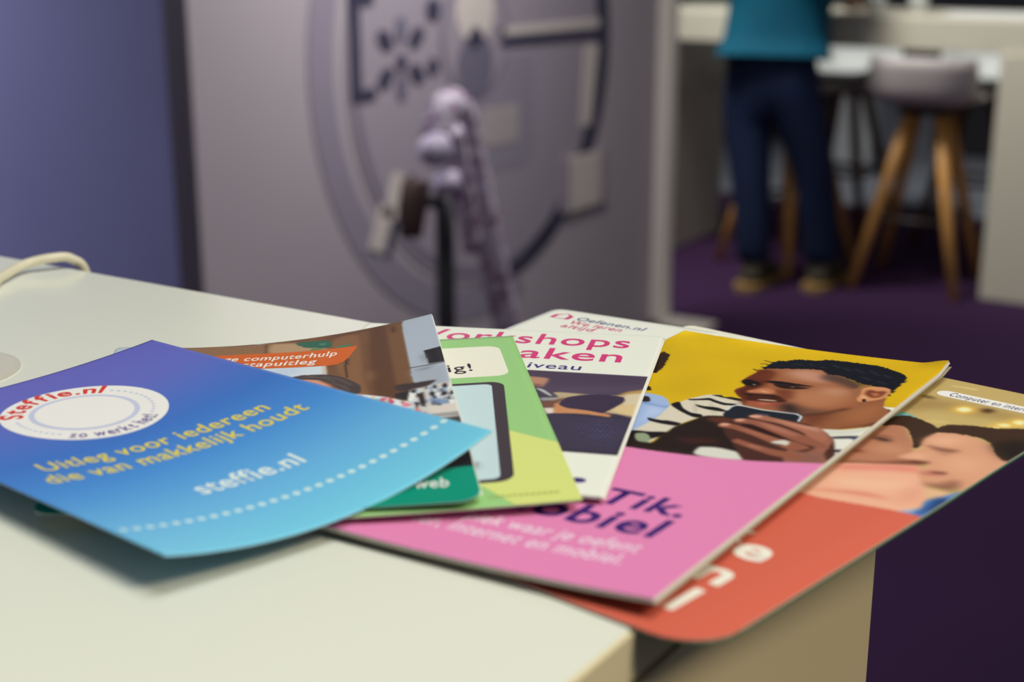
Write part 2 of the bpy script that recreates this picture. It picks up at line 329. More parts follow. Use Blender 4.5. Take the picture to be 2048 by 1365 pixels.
        ('p', (142, 86, 68), 0.3, 1, 0, 0, [(67.6, 103), (68.4, 100.6), (73.9, 102.7), (81.2, 104.9), (87.8, 105.8), (92.8, 110.5), (83.5, 110.1), (76, 107.2), (69.6, 104.4)]),
        ('p', (186, 130, 108), 0.6, 0.7, 0, 0, [(73, 103.6), (78.1, 105.1), (78, 106.3), (73.7, 105.1)]),
        ('p', (142, 86, 68), 0.3, 1, 0, 0, [(57.4, 91), (58.4, 88.5), (63.1, 89), (70.6, 91.9), (78.5, 95.2), (84.4, 96.2), (90.5, 99.7), (87.1, 104.1), (79.5, 100.9), (70.9, 96), (62.7, 92.7), (58.8, 92.9)]),
        ('p', (176, 118, 96), 0.7, 0.6, 0, 0, [(63.7, 90.4), (71.2, 93.2), (79.3, 96.9), (78.7, 97.7), (70.1, 94.3)]),
        ('p', (142, 86, 68), 0.3, 1, 0, 0, [(59.7, 84.7), (61, 82.4), (66.3, 82.2), (73.9, 84.4), (82, 88.3), (90.5, 93.6), (95.8, 98.5), (90.9, 98.5), (83.5, 95.6), (75.1, 90.9), (66.5, 86.5), (61.3, 86.8)]),
        ('p', (188, 132, 112), 0.7, 0.6, 0, 0, [(66.8, 83.4), (74.5, 85.8), (83, 90.6), (81.6, 91.2), (73.9, 88.2)]),
        ('p', (162, 104, 84), 0.3, 1, 0, 0, [(62.2, 79.6), (62.6, 77.4), (65.6, 76.8), (73, 78.5), (81.1, 80.7), (86.1, 82), (91.1, 88.2), (91.8, 93.1), (88.1, 91.5), (81.2, 86.3), (73, 82.3), (65.8, 81.1)]),
        ('p', (198, 146, 126), 0.7, 0.7, 0, 0, [(69.7, 78.6), (77, 80.3), (83.5, 81.8), (83.2, 84.1), (76, 81.8)]),
        ('p', (206, 160, 144), 1, 0.7, 0, 0, [(82.2, 81.8), (84.6, 81.3), (87.7, 84.3), (85.4, 84.8)]),
        ('p', (208, 158, 138), 0.4, 1, 0, 0, [(66, 78), (66, 78.7), (65.7, 79.4), (65, 79.9), (64.2, 80.3), (63.3, 80.3), (62.7, 79.9), (62.5, 79.4), (62.6, 78.7), (63.1, 78), (63.9, 77.5), (64.8, 77.4), (65.5, 77.5)]),
        ('p', (208, 158, 138), 0.4, 1, 0, 0, [(62.9, 83.4), (63, 84), (62.7, 84.6), (62.2, 85.1), (61.5, 85.4), (60.8, 85.4), (60.3, 85.1), (60, 84.6), (60.1, 83.9), (60.5, 83.4), (61.2, 83), (61.9, 82.8), (62.5, 83)]),
        ('p', (208, 158, 138), 0.4, 1, 0, 0, [(60.6, 89.3), (60.8, 90), (60.5, 90.7), (60, 91.2), (59.3, 91.5), (58.6, 91.4), (58, 91), (57.7, 90.4), (57.8, 89.8), (58.2, 89.1), (58.8, 88.7), (59.5, 88.6), (60.2, 88.8)]),
        ('p', (204, 204, 194), 0.3, 1, 0, 0, [(78.1, 99), (79.4, 97.2), (80.9, 96.1), (83.1, 97.2), (83.5, 100.5), (82, 100.1), (79.5, 100.2)]),
        ('p', (90, 80, 70), 0.3, 0.8, 0, 0, [(78.1, 100), (80, 100), (82.1, 100.5), (81.3, 101.4), (78.8, 100.9)]),
    ],
    'orange': [
        ('p', (152, 124, 78), 3, 0.8, 0, 0, [(103.2, 34.7), (105.1, 23.1), (112.3, 22.1), (123.4, 21.5), (135.6, 21.1), (137.4, 25.3), (123.6, 30.1), (112.8, 30.9), (106.4, 40.9)]),
        ('p', (70, 52, 34), 0.8, 0.8, 0, 0, [(102.6, 22.1), (105, 20.7), (108.7, 22.5), (105.3, 23.6)]),
        ('p', (225, 205, 140), 0.5, 0.8, 0, 0, [(105, 6.2), (113.3, 4.6), (113.6, 6), (106.1, 6.8)]),
        ('p', (215, 195, 125), 1, 0.7, 0, 0, [(115.2, 43.3), (120.3, 40.2), (121.3, 41.5), (116.5, 44.3)]),
        ('p', (62, 40, 22), 1, 1, 0, 0, [(123.3, 23.8), (124.2, 20.8), (126.7, 21.6), (126.1, 25.1), (124.7, 25.2)]),
        ('p', (236, 190, 80), 1.5, 0.8, 0, 0, [(122.1, 24.1), (122.7, 26.7), (122.2, 29.2), (120.8, 30.9), (119, 31.2), (117.2, 30), (116.2, 27.8), (116.1, 25.1), (117.1, 22.9), (118.8, 21.8), (120.7, 22.3)]),
        ('p', (255, 246, 196), 0.7, 1, 0, 0, [(120.8, 25.2), (121.1, 26.5), (120.8, 27.8), (120.1, 28.7), (119.1, 28.9), (118.2, 28.4), (117.7, 27.2), (117.7, 25.9), (118.2, 24.7), (119.1, 24.2), (120.1, 24.4)]),
        ('p', (236, 190, 80), 1.5, 0.8, 0, 0, [(139.2, 25.4), (139.7, 27.8), (139.3, 30.1), (138.2, 31.5), (136.6, 31.7), (135.1, 30.4), (134.2, 28.2), (134, 25.8), (134.8, 23.8), (136.3, 22.9), (137.9, 23.5)]),
        ('p', (255, 246, 196), 0.7, 1, 0, 0, [(138.1, 26.3), (138.3, 27.5), (138.1, 28.7), (137.5, 29.5), (136.7, 29.6), (135.9, 29), (135.4, 27.9), (135.4, 26.6), (135.8, 25.6), (136.6, 25.1), (137.4, 25.4)]),
        ('p', (236, 190, 80), 1.5, 0.8, 0, 0, [(136.8, 30.6), (137.1, 32.3), (136.5, 34.1), (135.3, 35.5), (133.9, 35.9), (132.7, 35.3), (132, 33.9), (132.2, 32), (133.1, 30.4), (134.5, 29.5), (135.9, 29.5)]),
        ('p', (255, 246, 196), 0.7, 1, 0, 0, [(135.8, 31.6), (135.9, 32.4), (135.6, 33.4), (134.9, 34.1), (134.2, 34.3), (133.5, 34), (133.2, 33.3), (133.3, 32.4), (133.8, 31.5), (134.5, 31), (135.3, 31)]),
        ('p', (236, 190, 80), 1.5, 0.8, 0, 0, [(136, 35.1), (136.1, 36.5), (135.4, 38), (134.2, 39.3), (132.9, 39.9), (131.8, 39.6), (131.3, 38.5), (131.5, 37), (132.5, 35.5), (133.9, 34.6), (135.2, 34.4)]),
        ('p', (255, 246, 196), 0.7, 1, 0, 0, [(134.9, 36.1), (135, 36.7), (134.6, 37.5), (133.9, 38.2), (133.2, 38.5), (132.7, 38.4), (132.4, 37.9), (132.6, 37.1), (133.1, 36.3), (133.8, 35.8), (134.5, 35.7)]),
        ('p', (112, 172, 176), 0.4, 1, 0, 0, [(106.4, 51.1), (105.9, 43.6), (107, 40.6), (112.5, 43.1), (116.6, 46.6), (113.4, 47.1)]),
        ('p', (176, 120, 94), 0.6, 1, 0, 0, [(108.4, 67.3), (108.5, 54.9), (112.9, 52.1), (118.1, 58.8), (123.2, 66), (125.1, 70.8), (130.4, 78.4), (125.3, 83.9), (116.9, 87.9), (114.2, 92.6), (110.8, 83.4)]),
        ('p', (198, 142, 112), 2.5, 0.8, 0, 0, [(113.3, 73.5), (117.7, 69.6), (122.1, 68.3), (123.8, 74.4), (117.6, 77.4)]),
        ('p', (60, 42, 40), 0.8, 0.85, 0, 0, [(110.6, 66.5), (112.6, 65.5), (116.4, 65.8), (115.8, 68), (112.8, 68.5)]),
        ('p', (110, 62, 50), 0.6, 0.7, 0, 0, [(109.3, 64.9), (112.9, 63.3), (116.9, 63.8), (113.5, 64.4)]),
        ('p', (120, 60, 56), 0.8, 0.9, 0, 0, [(112, 81), (113.2, 78.7), (115.1, 78.9), (114.5, 81.1)]),
        ('p', (108, 64, 50), 1, 0.9, 0, 0, [(114.8, 89.1), (122, 84.3), (129.3, 75.7), (131.6, 78.8), (123.2, 86.5), (115.4, 91.6)]),
        ('p', (60, 42, 32), 0.5, 1, 0.3, 0, [(107.9, 56.8), (106.5, 47), (109.6, 42.7), (115.7, 44.3), (121.2, 47.9), (124.3, 57.2), (124.6, 63.5), (124.4, 68.8), (120.5, 61.9), (114.4, 53.5), (110.5, 53.1)]),
        ('p', (226, 172, 146), 0.4, 1, 0, 0, [(108.3, 109.7), (114.5, 92.4), (122.8, 85.7), (131.1, 80.4), (136.1, 85.1), (143.3, 98.3), (145.1, 106.2), (141.6, 114.7), (124.6, 119.4), (116.2, 122.6)]),
        ('p', (216, 128, 116), 1.4, 0.85, 0, 0, [(114, 94.1), (122.9, 85.9), (131.1, 80.4), (134.6, 84.1), (126.5, 88.9), (117.7, 95.5)]),
        ('p', (206, 118, 100), 1, 0.75, 0, 0, [(115.5, 115.7), (122.7, 110.4), (130.6, 106.4), (137.9, 106.6), (132.5, 108.7), (123.5, 111.8)]),
        ('p', (212, 150, 128), 2, 0.7, 0, 0, [(138.3, 107.3), (137.2, 96.4), (140, 92.8), (143.1, 98.4), (142.8, 107.2)]),
        ('p', (240, 196, 166), 2, 0.6, 0, 0, [(118.4, 103), (129.3, 97.9), (135.3, 92.6), (133.6, 99.7), (123.3, 105.5)]),
        ('p', (208, 152, 124), 0.5, 1, 0, 0, [(123.8, 63.2), (122.4, 57.6), (123, 51.7), (126.8, 48.4), (133.3, 48.7), (138.6, 51.2), (144.6, 58.5), (150.6, 59.3), (151.4, 71.4), (150.9, 79), (149.8, 86.2), (146.7, 87.9), (144.1, 90.6), (138.6, 91.4), (132.9, 83.3), (133, 76.7), (124.6, 77.6), (124, 75.5), (125.6, 69), (125.3, 65.5)]),
        ('p', (228, 180, 150), 2.2, 0.75, 0, 0, [(123.8, 59), (126.2, 52.3), (132, 51.8), (130, 58.8), (126.6, 61.8)]),
        ('p', (226, 176, 146), 1.2, 0.8, 0, 0, [(124.9, 75.2), (127.2, 70.1), (130, 71.4), (128.6, 75.7)]),
        ('p', (222, 168, 140), 3, 0.7, 0, 0, [(133.9, 70.4), (137.9, 64.4), (143.9, 66.5), (144.2, 77.8), (139.3, 76.5)]),
        ('p', (120, 76, 62), 0.9, 0.85, 0, 0, [(125.1, 63.1), (128.5, 62.9), (132.2, 61.9), (134.6, 61.1), (133.5, 64.6), (129.8, 65.4)]),
        ('p', (140, 92, 78), 0.8, 0.7, 0, 0, [(130.4, 66.7), (133.1, 66.5), (134, 64.8), (133.4, 67.8)]),
        ('p', (96, 52, 44), 0.7, 0.9, 0, 0, [(127.8, 77.3), (130.2, 75.9), (132.7, 75.1), (131.9, 78), (129.4, 78.6)]),
        ('p', (176, 104, 92), 0.8, 0.8, 0, 0, [(134.2, 84.5), (135.8, 81), (139.7, 79.6), (139.6, 82.6), (136.1, 85.1)]),
        ('p', (86, 46, 42), 0.5, 0.9, 0, 0, [(135.8, 81.7), (139.4, 79.6), (139.5, 81.1), (136.8, 82.4)]),
        ('p', (124, 84, 68), 1.2, 0.8, 0, 0, [(138, 90.8), (141.3, 88.9), (144.1, 82.4), (146.9, 88.3), (145.4, 91.9), (140.5, 92.4)]),
        ('p', (62, 43, 33), 0.6, 1, 0.35, 0, [(120.9, 56.2), (121.1, 50.7), (121.8, 43.2), (127.8, 39), (133.9, 36.7), (142.3, 32), (154.3, 52.5), (151, 60.2), (146.7, 60.9), (143.3, 57.8), (138, 49.8), (132.9, 47.7), (127, 48.9), (122.8, 51.2)]),
        ('p', (34, 27, 25), 2, 0.9, 0, 0, [(139.4, 50.5), (144.1, 41.1), (151.9, 54.6), (149.1, 59.5), (144.5, 57.4)]),
        ('p', (216, 176, 140), 1, 1, 0, 0, [(140.2, 93.8), (145, 92.3), (147.3, 95.1), (145.2, 99.4), (142.8, 97.7)]),
        ('p', (74, 122, 190), 0.4, 1, 0, 0, [(141.4, 114.4), (143.9, 110.6), (145.5, 106.3), (144.3, 101.4), (145.6, 97.5), (149.1, 86.2), (150.3, 91.4), (149.6, 99.1), (149.3, 108.8), (148.3, 111.7)]),
        ('p', (170, 190, 225), 0.7, 0.8, 0, 0, [(141.4, 114.3), (144.1, 109.8), (145.5, 106.3), (145.4, 111)]),
        ('p', (30, 52, 104), 0.9, 0.8, 0, 0, [(145.3, 98.3), (146.8, 96.2), (149.3, 97.3), (147.6, 107.9), (146, 112.2), (146.3, 105.4)]),
    ],
    'brown': [
        ('p', (134, 102, 74), 0.3, 1, 0, 0, [(20.7, 0.6), (44.1, 0.9), (53.5, 2.1), (56.2, 16.1), (21.7, 10.9)]),
        ('p', (90, 62, 44), 0.3, 1, 0, 0, [(49.2, 1.9), (50, 2.2), (50.4, 14), (49.5, 13.7)]),
        ('p', (172, 142, 110), 0.8, 1, 0, 0, [(51.5, 2.8), (59, 3.7), (68.3, 10.5), (69.1, 17.8), (51.9, 14.5)]),
        ('p', (128, 90, 60), 0.5, 1, 0, 0, [(71.4, 8), (80, 6.4), (80.2, 49.2), (81.2, 69.2), (76.9, 65.6), (72.6, 38.7)]),
        ('p', (88, 58, 38), 0.8, 1, 0, 0, [(83.9, 5.3), (89.4, 4.1), (90.2, 60.2), (88.8, 72), (82.9, 69.8)]),
        ('p', (112, 78, 52), 0.5, 1, 0, 0, [(89.8, 5.3), (95, 2.5), (94.5, 61), (89.7, 62.1)]),
        ('p', (150, 112, 78), 1.2, 0.6, 0, 0, [(82, 46.5), (83.8, 46.2), (83.1, 54.9), (81.4, 54.2)]),
        ('s', (40, 28, 20), 0.15, 1, 0, 0.5, [(75.8, 30.3), (75.2, 37.4), (75.6, 49.5)]),
        ('s', (50, 36, 28), 0.15, 1, 0, 0.3, [(76.7, 30.7), (75.9, 35.3), (76.6, 36.9)]),
        ('s', (60, 40, 26), 0.5, 1, 0, 1.0, [(91.6, 4.6), (91.7, 10)]),
        ('p', (200, 212, 226), 0.3, 1, 0, 0, [(38.1, 29.9), (47.6, 29.6), (68.2, 33.4), (69.1, 34.8), (68.9, 49.2), (57.9, 45.4), (39.6, 52.8)]),
        ('p', (176, 196, 222), 1.5, 0.6, 0, 0, [(51, 31.9), (60.9, 33.3), (60.3, 41.3), (54.9, 39.5)]),
        ('p', (205, 186, 172), 0.2, 1, 0, 0, [(68.2, 33.3), (69.3, 33.8), (68.9, 49.2), (68, 47.7)]),
        ('p', (44, 96, 78), 0.2, 1, 0.8, 0, [(59, 4.5), (62.1, 3.7), (66, 4.7), (69.9, 6), (71.4, 10.7), (71, 14.7), (66, 13.5), (62.5, 10.4)]),
        ('p', (60, 120, 90), 0.15, 1, 0.4, 0, [(72.1, 15.3), (74.8, 14.7), (77.9, 14.1), (77.1, 15.6), (74.4, 17.3)]),
        ('p', (70, 130, 80), 0.15, 1, 0.4, 0, [(64.1, 14.7), (66, 13.5), (68.3, 15.8), (67.5, 17), (64.9, 16)]),
        ('p', (90, 150, 130), 0.2, 0.7, 0, 0, [(67.2, 8.5), (69.5, 9), (69.1, 10.9), (67.5, 10.8)]),
        ('p', (206, 146, 120), 0.3, 1, 0, 0, [(59.7, 45.9), (66.1, 48.2), (70.3, 54.9), (71.6, 60.4), (74.3, 62.5), (72.8, 72.6), (57.3, 68.2)]),
        ('p', (172, 108, 90), 0.6, 0.8, 0, 0, [(69.6, 54.1), (70.9, 59.1), (74, 61.3), (72.2, 63.9), (69.2, 59.6)]),
        ('p', (66, 56, 56), 0.2, 1, 0.25, 0, [(57.5, 43.4), (62.1, 41.9), (68.9, 43.6), (73.8, 48), (77.9, 55), (79.5, 60), (78.8, 65.4), (76.6, 65.7), (72.3, 57.3), (68.9, 50.4), (65.4, 47.7), (61.1, 45.9)]),
        ('s', (150, 145, 146), 0.4, 0.6, 0, 0.4, [(63.2, 44.1), (68.2, 46.6), (71.7, 51.4)]),
        ('s', (150, 145, 146), 0.4, 0.6, 0, 0.4, [(68.2, 45.4), (73.1, 49.7), (76.5, 56.7)]),
        ('s', (150, 145, 146), 0.4, 0.6, 0, 0.4, [(71, 52.9), (74, 56.9), (76, 62)]),
        ('s', (150, 145, 146), 0.4, 0.6, 0, 0.4, [(61.1, 44.2), (63.9, 43.8), (66.1, 44.8)]),
        ('p', (218, 226, 236), 0.2, 1, 0, 0, [(75.6, 65.3), (79.6, 66.9), (86.1, 71.5), (90.5, 76.2), (93.7, 78.8), (95.9, 83.9), (97.7, 90.5), (100.3, 96.7), (86.4, 92.3), (76.1, 73.6)]),
        ('p', (226, 130, 160), 0.25, 0.9, 0, 0, [(97.5, 90.7), (97, 91.6), (96.3, 91.4), (96, 90.2), (96.3, 89.1), (97.3, 89.4)]),
        ('p', (120, 190, 190), 0.25, 0.9, 0, 0, [(91, 77.4), (90.6, 78), (90.1, 77.8), (89.9, 77), (90.2, 76.3), (90.7, 76.5)]),
        ('p', (120, 190, 190), 0.25, 0.9, 0, 0, [(95, 81.3), (94.3, 82.2), (93.7, 82), (93.2, 80.7), (93.8, 79.8), (94.6, 80)]),
        ('p', (120, 190, 190), 0.25, 0.9, 0, 0, [(86.1, 74.9), (85.8, 75.8), (85.3, 75.6), (85, 74.5), (85.3, 73.7), (86, 74)]),
        ('p', (120, 190, 190), 0.25, 0.9, 0, 0, [(91, 79.3), (90.9, 79.9), (90.4, 79.7), (90.2, 79), (90.5, 78.5), (90.9, 78.6)]),
        ('p', (225, 150, 90), 0.25, 0.9, 0, 0, [(83, 70.9), (82.6, 71.5), (82.1, 71.4), (82, 70.5), (82.1, 69.8), (82.7, 70)]),
        ('p', (226, 130, 160), 0.25, 0.9, 0, 0, [(94.9, 83.6), (94.5, 84.2), (93.9, 84), (93.7, 83.2), (94, 82.6), (94.6, 82.8)]),
        ('p', (190, 60, 110), 0.25, 0.9, 0, 0, [(79.5, 68.8), (79.1, 70), (78.3, 69.7), (77.7, 68.1), (78.3, 67), (79.2, 67.3)]),
        ('p', (205, 70, 60), 0.25, 0.9, 0, 0, [(85.4, 75.5), (85, 76.5), (84.1, 76.2), (83.9, 75), (84.2, 74.1), (85.1, 74.3)]),
        ('p', (120, 190, 190), 0.25, 0.9, 0, 0, [(96.6, 88.6), (96.2, 89.7), (95.3, 89.4), (95.2, 88.2), (95.5, 87), (96.5, 87.4)]),
        ('p', (190, 60, 110), 0.25, 0.9, 0, 0, [(85.6, 72.8), (85.3, 73.5), (84.6, 73.3), (84.5, 72.4), (84.6, 71.6), (85.3, 71.9)]),
        ('p', (120, 190, 190), 0.25, 0.9, 0, 0, [(94.7, 83.1), (94.4, 83.8), (93.8, 83.6), (93.5, 82.7), (93.9, 82), (94.6, 82.2)]),
        ('p', (225, 150, 90), 0.25, 0.9, 0, 0, [(79.8, 69.6), (79.3, 70.7), (78.3, 70.3), (78.3, 69.1), (78.6, 68), (79.3, 68.2)]),
        ('p', (226, 130, 160), 0.25, 0.9, 0, 0, [(78.4, 71), (78, 72.2), (77.2, 71.9), (76.7, 70.4), (77.1, 69.2), (78, 69.6)]),
        ('p', (226, 130, 160), 0.25, 0.9, 0, 0, [(96.6, 90), (96.2, 90.6), (95.6, 90.4), (95.3, 89.6), (95.7, 88.9), (96.2, 89.1)]),
        ('p', (120, 190, 190), 0.25, 0.9, 0, 0, [(92.5, 81.4), (92.4, 81.9), (92, 81.7), (92, 81.2), (92.1, 80.8), (92.5, 80.9)]),
        ('p', (226, 130, 160), 0.25, 0.9, 0, 0, [(92.3, 79.9), (91.9, 81.1), (91, 80.8), (90.6, 79.3), (91, 78.1), (92, 78.5)]),
        ('p', (190, 60, 110), 0.25, 0.9, 0, 0, [(83.2, 74.3), (83.1, 74.8), (82.6, 74.6), (82.5, 74.1), (82.7, 73.6), (83, 73.7)]),
        ('p', (225, 150, 90), 0.25, 0.9, 0, 0, [(81.9, 71.7), (81.8, 72.2), (81.5, 72.1), (81.3, 71.5), (81.5, 71), (81.8, 71.1)]),
        ('p', (225, 150, 90), 0.25, 0.9, 0, 0, [(86, 74.1), (85.3, 75), (84.5, 74.7), (84.4, 73.6), (84.7, 72.5), (85.5, 72.8)]),
        ('p', (120, 190, 190), 0.25, 0.9, 0, 0, [(84.7, 75.7), (84.1, 76.3), (83.7, 76.2), (83.5, 75.3), (83.7, 74.5), (84.3, 74.7)]),
        ('p', (205, 70, 60), 0.25, 0.9, 0, 0, [(93.3, 80.7), (93, 81.2), (92.6, 81), (92.3, 80.3), (92.7, 79.8), (93.2, 80)]),
        ('p', (120, 190, 190), 0.25, 0.9, 0, 0, [(78.6, 70.7), (78.3, 71.6), (77.6, 71.3), (77.6, 70.4), (77.8, 69.4), (78.3, 69.6)]),
        ('p', (225, 150, 90), 0.25, 0.9, 0, 0, [(86.6, 76.3), (86.4, 77), (85.8, 76.8), (85.5, 75.9), (85.9, 75.2), (86.5, 75.5)]),
        ('p', (190, 60, 110), 0.25, 0.9, 0, 0, [(86.4, 73), (86, 73.7), (85.4, 73.5), (85.3, 72.6), (85.7, 71.8), (86.1, 72)]),
        ('p', (120, 190, 190), 0.25, 0.9, 0, 0, [(93.2, 83.5), (92.7, 84.1), (92.2, 83.9), (91.8, 83), (92.3, 82.4), (92.7, 82.5)]),
        ('p', (205, 70, 60), 0.25, 0.9, 0, 0, [(84.5, 74.3), (84.4, 75), (83.9, 74.8), (83.5, 74), (83.9, 73.4), (84.4, 73.6)]),
        ('p', (190, 60, 110), 0.25, 0.9, 0, 0, [(94.3, 84), (94.1, 84.5), (93.7, 84.3), (93.5, 83.7), (93.7, 83.2), (94.1, 83.3)]),
        ('p', (190, 60, 110), 0.25, 0.9, 0, 0, [(85.4, 74.7), (85.1, 75.9), (84.1, 75.6), (83.8, 74.1), (84.4, 73), (85.1, 73.2)]),
        ('p', (205, 70, 60), 0.25, 0.9, 0, 0, [(95.4, 85.9), (94.6, 86.9), (93.7, 86.6), (93.4, 85.2), (94, 84.2), (94.9, 84.5)]),
        ('p', (120, 190, 190), 0.25, 0.9, 0, 0, [(87.9, 76.5), (87.5, 77.6), (86.5, 77.3), (86.3, 76), (86.6, 74.8), (87.4, 75.1)]),
        ('p', (205, 70, 60), 0.25, 0.9, 0, 0, [(91, 78), (90.9, 78.8), (90.3, 78.6), (90, 77.6), (90.4, 76.8), (91, 77.1)]),
        ('p', (205, 70, 60), 0.25, 0.9, 0, 0, [(95.1, 83.4), (94.9, 84.4), (94.2, 84.1), (93.9, 82.9), (94.4, 82), (95, 82.3)]),
        ('p', (205, 70, 60), 0.25, 0.9, 0, 0, [(96.9, 87.9), (96.5, 88.8), (95.9, 88.5), (95.4, 87.4), (95.9, 86.6), (96.7, 86.9)]),
        ('p', (226, 130, 160), 0.25, 0.9, 0, 0, [(93.1, 80.3), (92.9, 81), (92.3, 80.7), (92.1, 79.9), (92.5, 79.2), (93, 79.4)]),
        ('p', (226, 130, 160), 0.25, 0.9, 0, 0, [(83.5, 74.2), (83.5, 75.4), (82.4, 75), (81.9, 73.6), (82.6, 72.7), (83.5, 73)]),
        ('p', (205, 70, 60), 0.25, 0.9, 0, 0, [(80.5, 73.4), (79.8, 74.2), (79.2, 74), (78.9, 72.9), (79.2, 71.9), (80, 72.2)]),
        ('p', (190, 60, 110), 0.25, 0.9, 0, 0, [(88.1, 77), (87.8, 77.8), (87.2, 77.6), (86.9, 76.5), (87.2, 75.7), (87.9, 75.9)]),
        ('p', (190, 60, 110), 0.25, 0.9, 0, 0, [(88.3, 76.1), (87.7, 76.9), (87, 76.6), (86.8, 75.6), (87.1, 74.7), (87.9, 75)]),
        ('p', (120, 190, 190), 0.25, 0.9, 0, 0, [(84.5, 73), (84, 73.9), (83.2, 73.6), (82.8, 72.4), (83.3, 71.5), (83.9, 71.7)]),
        ('p', (226, 130, 160), 0.25, 0.9, 0, 0, [(92.3, 80.8), (91.7, 81.9), (90.7, 81.5), (90.1, 80), (91, 79), (91.8, 79.3)]),
        ('p', (120, 190, 190), 0.25, 0.9, 0, 0, [(77.6, 67.9), (77.4, 68.7), (76.8, 68.5), (76.5, 67.5), (76.8, 66.7), (77.5, 66.9)]),
        ('p', (205, 70, 60), 0.25, 0.9, 0, 0, [(84.6, 74.8), (84.1, 75.3), (83.7, 75.2), (83.5, 74.4), (83.8, 73.9), (84.3, 74.1)]),
        ('p', (205, 70, 60), 0.25, 0.9, 0, 0, [(83.5, 74.9), (83.2, 75.5), (82.8, 75.4), (82.6, 74.6), (82.8, 74), (83.2, 74.1)]),
        ('p', (205, 70, 60), 0.25, 0.9, 0, 0, [(87.9, 74.4), (87.7, 75.6), (86.7, 75.2), (86.6, 74), (86.9, 72.8), (87.7, 73.1)]),
        ('p', (205, 70, 60), 0.25, 0.9, 0, 0, [(92.1, 80.1), (92, 80.6), (91.7, 80.4), (91.5, 79.9), (91.7, 79.4), (92.1, 79.6)]),
        ('p', (166, 178, 196), 0.15, 1, 0, 0, [(94.9, 2.6), (99.2, -1.5), (111.6, -6.3), (107.7, 34.4), (107.9, 99.2), (100, 96.6), (96.7, 73.2), (94.6, 61.1), (94.5, 47)]),
        ('p', (150, 160, 176), 1, 0.6, 0, 0, [(94.2, 51.3), (104.3, 51.1), (104.1, 68.5), (95.3, 64.5)]),
        ('p', (118, 128, 142), 0.7, 0.8, 0, 0, [(94.8, 51.6), (97.4, 50.7), (102.7, 49.7), (99, 52.6)]),
        ('p', (27, 27, 31), 0.15, 1, 0, 0, [(99.7, 34.9), (107.8, 33.4), (107.8, 47.8), (100.2, 47.8)]),
        ('p', (66, 70, 80), 0.5, 0.6, 0, 0, [(103.9, 35.5), (104.7, 35.9), (104.7, 47), (104, 46.9)]),
        ('p', (110, 116, 128), 1, 0.7, 0, 0, [(98.4, 39), (99.8, 37.5), (99.9, 47.1), (98.9, 44.9)]),
        ('s', (36, 30, 30), 0.15, 1, 0, 0.6, [(94.5, 48.9), (100, 48.8), (106.4, 48.2)]),
        ('p', (56, 46, 46), 0.3, 1, 0, 0, [(89.5, 62.5), (95.5, 62.7), (101.1, 62.8), (97.8, 67.6), (94.3, 69.2), (89.7, 67.3)]),
        ('p', (196, 196, 196), 0.5, 1, 0, 0, [(93, 68.6), (97.2, 67.4), (106.6, 67.6), (106.1, 98.6), (97.9, 91.5), (91.8, 77.1)]),
        ('p', (34, 32, 36), 0.2, 1, 0, 0, [(88.9, 69.8), (93.1, 68.5), (92, 76.7), (88.5, 72.7)]),
        ('p', (232, 230, 226), 0.3, 1, 0, 0, [(92, 77.2), (93.4, 68.8), (94.3, 69.2), (92.9, 77.5)]),
        ('p', (90, 60, 44), 0.2, 0.9, 0, 0, [(104, 68.9), (103.3, 70.8), (102.6, 69.6), (102.8, 67), (103.8, 66.6)]),
        ('p', (120, 150, 190), 0.2, 0.9, 0, 0, [(94.9, 79.4), (94.1, 81.3), (93.4, 80.2), (93.5, 77.5), (94.6, 77)]),
        ('p', (120, 150, 190), 0.2, 0.9, 0, 0, [(99, 73.5), (98.7, 74.5), (98.2, 73.9), (98.5, 72.7), (98.9, 72.4)]),
        ('p', (230, 235, 240), 0.2, 0.9, 0, 0, [(104.3, 78.7), (104, 79.6), (103.7, 79), (103.8, 77.9), (104.2, 77.7)]),
        ('p', (40, 40, 46), 0.2, 0.9, 0, 0, [(99.9, 73.7), (99.7, 74.3), (99.4, 73.9), (99.5, 73.1), (99.8, 72.9)]),
        ('p', (28, 26, 30), 0.2, 0.9, 0, 0, [(103.3, 73.4), (103.1, 74.3), (102.6, 73.7), (102.7, 72.5), (103.2, 72.3)]),
        ('p', (230, 235, 240), 0.2, 0.9, 0, 0, [(103.7, 70.9), (103.5, 71.5), (103.2, 71.1), (103.2, 70.2), (103.6, 70.1)]),
        ('p', (200, 210, 220), 0.2, 0.9, 0, 0, [(94.2, 80.2), (94, 80.8), (93.8, 80.5), (93.9, 79.6), (94.1, 79.4)]),
        ('p', (40, 40, 46), 0.2, 0.9, 0, 0, [(95.1, 73.8), (95, 75.2), (94.5, 74.4), (94.7, 72.7), (95.1, 72.3)]),
        ('p', (28, 26, 30), 0.2, 0.9, 0, 0, [(103.7, 82), (103.1, 83.2), (102.5, 82.4), (102.6, 80.7), (103.4, 80.4)]),
        ('p', (40, 40, 46), 0.2, 0.9, 0, 0, [(103.4, 77.5), (103.3, 78.2), (102.9, 77.8), (103.1, 77), (103.4, 76.8)]),
        ('p', (120, 150, 190), 0.2, 0.9, 0, 0, [(95, 81.3), (94.6, 82.1), (94.3, 81.7), (94.2, 80.5), (94.7, 80.2)]),
        ('p', (230, 235, 240), 0.2, 0.9, 0, 0, [(100.8, 75.4), (100.4, 77), (99.6, 76.1), (99.8, 74), (100.7, 73.7)]),
        ('p', (200, 210, 220), 0.2, 0.9, 0, 0, [(95.9, 82.5), (95.5, 83.5), (95, 82.9), (95, 81.4), (95.7, 81.2)]),
        ('p', (200, 210, 220), 0.2, 0.9, 0, 0, [(94.2, 79), (93.8, 80.7), (93, 79.7), (93.3, 77.5), (94.1, 77.1)]),
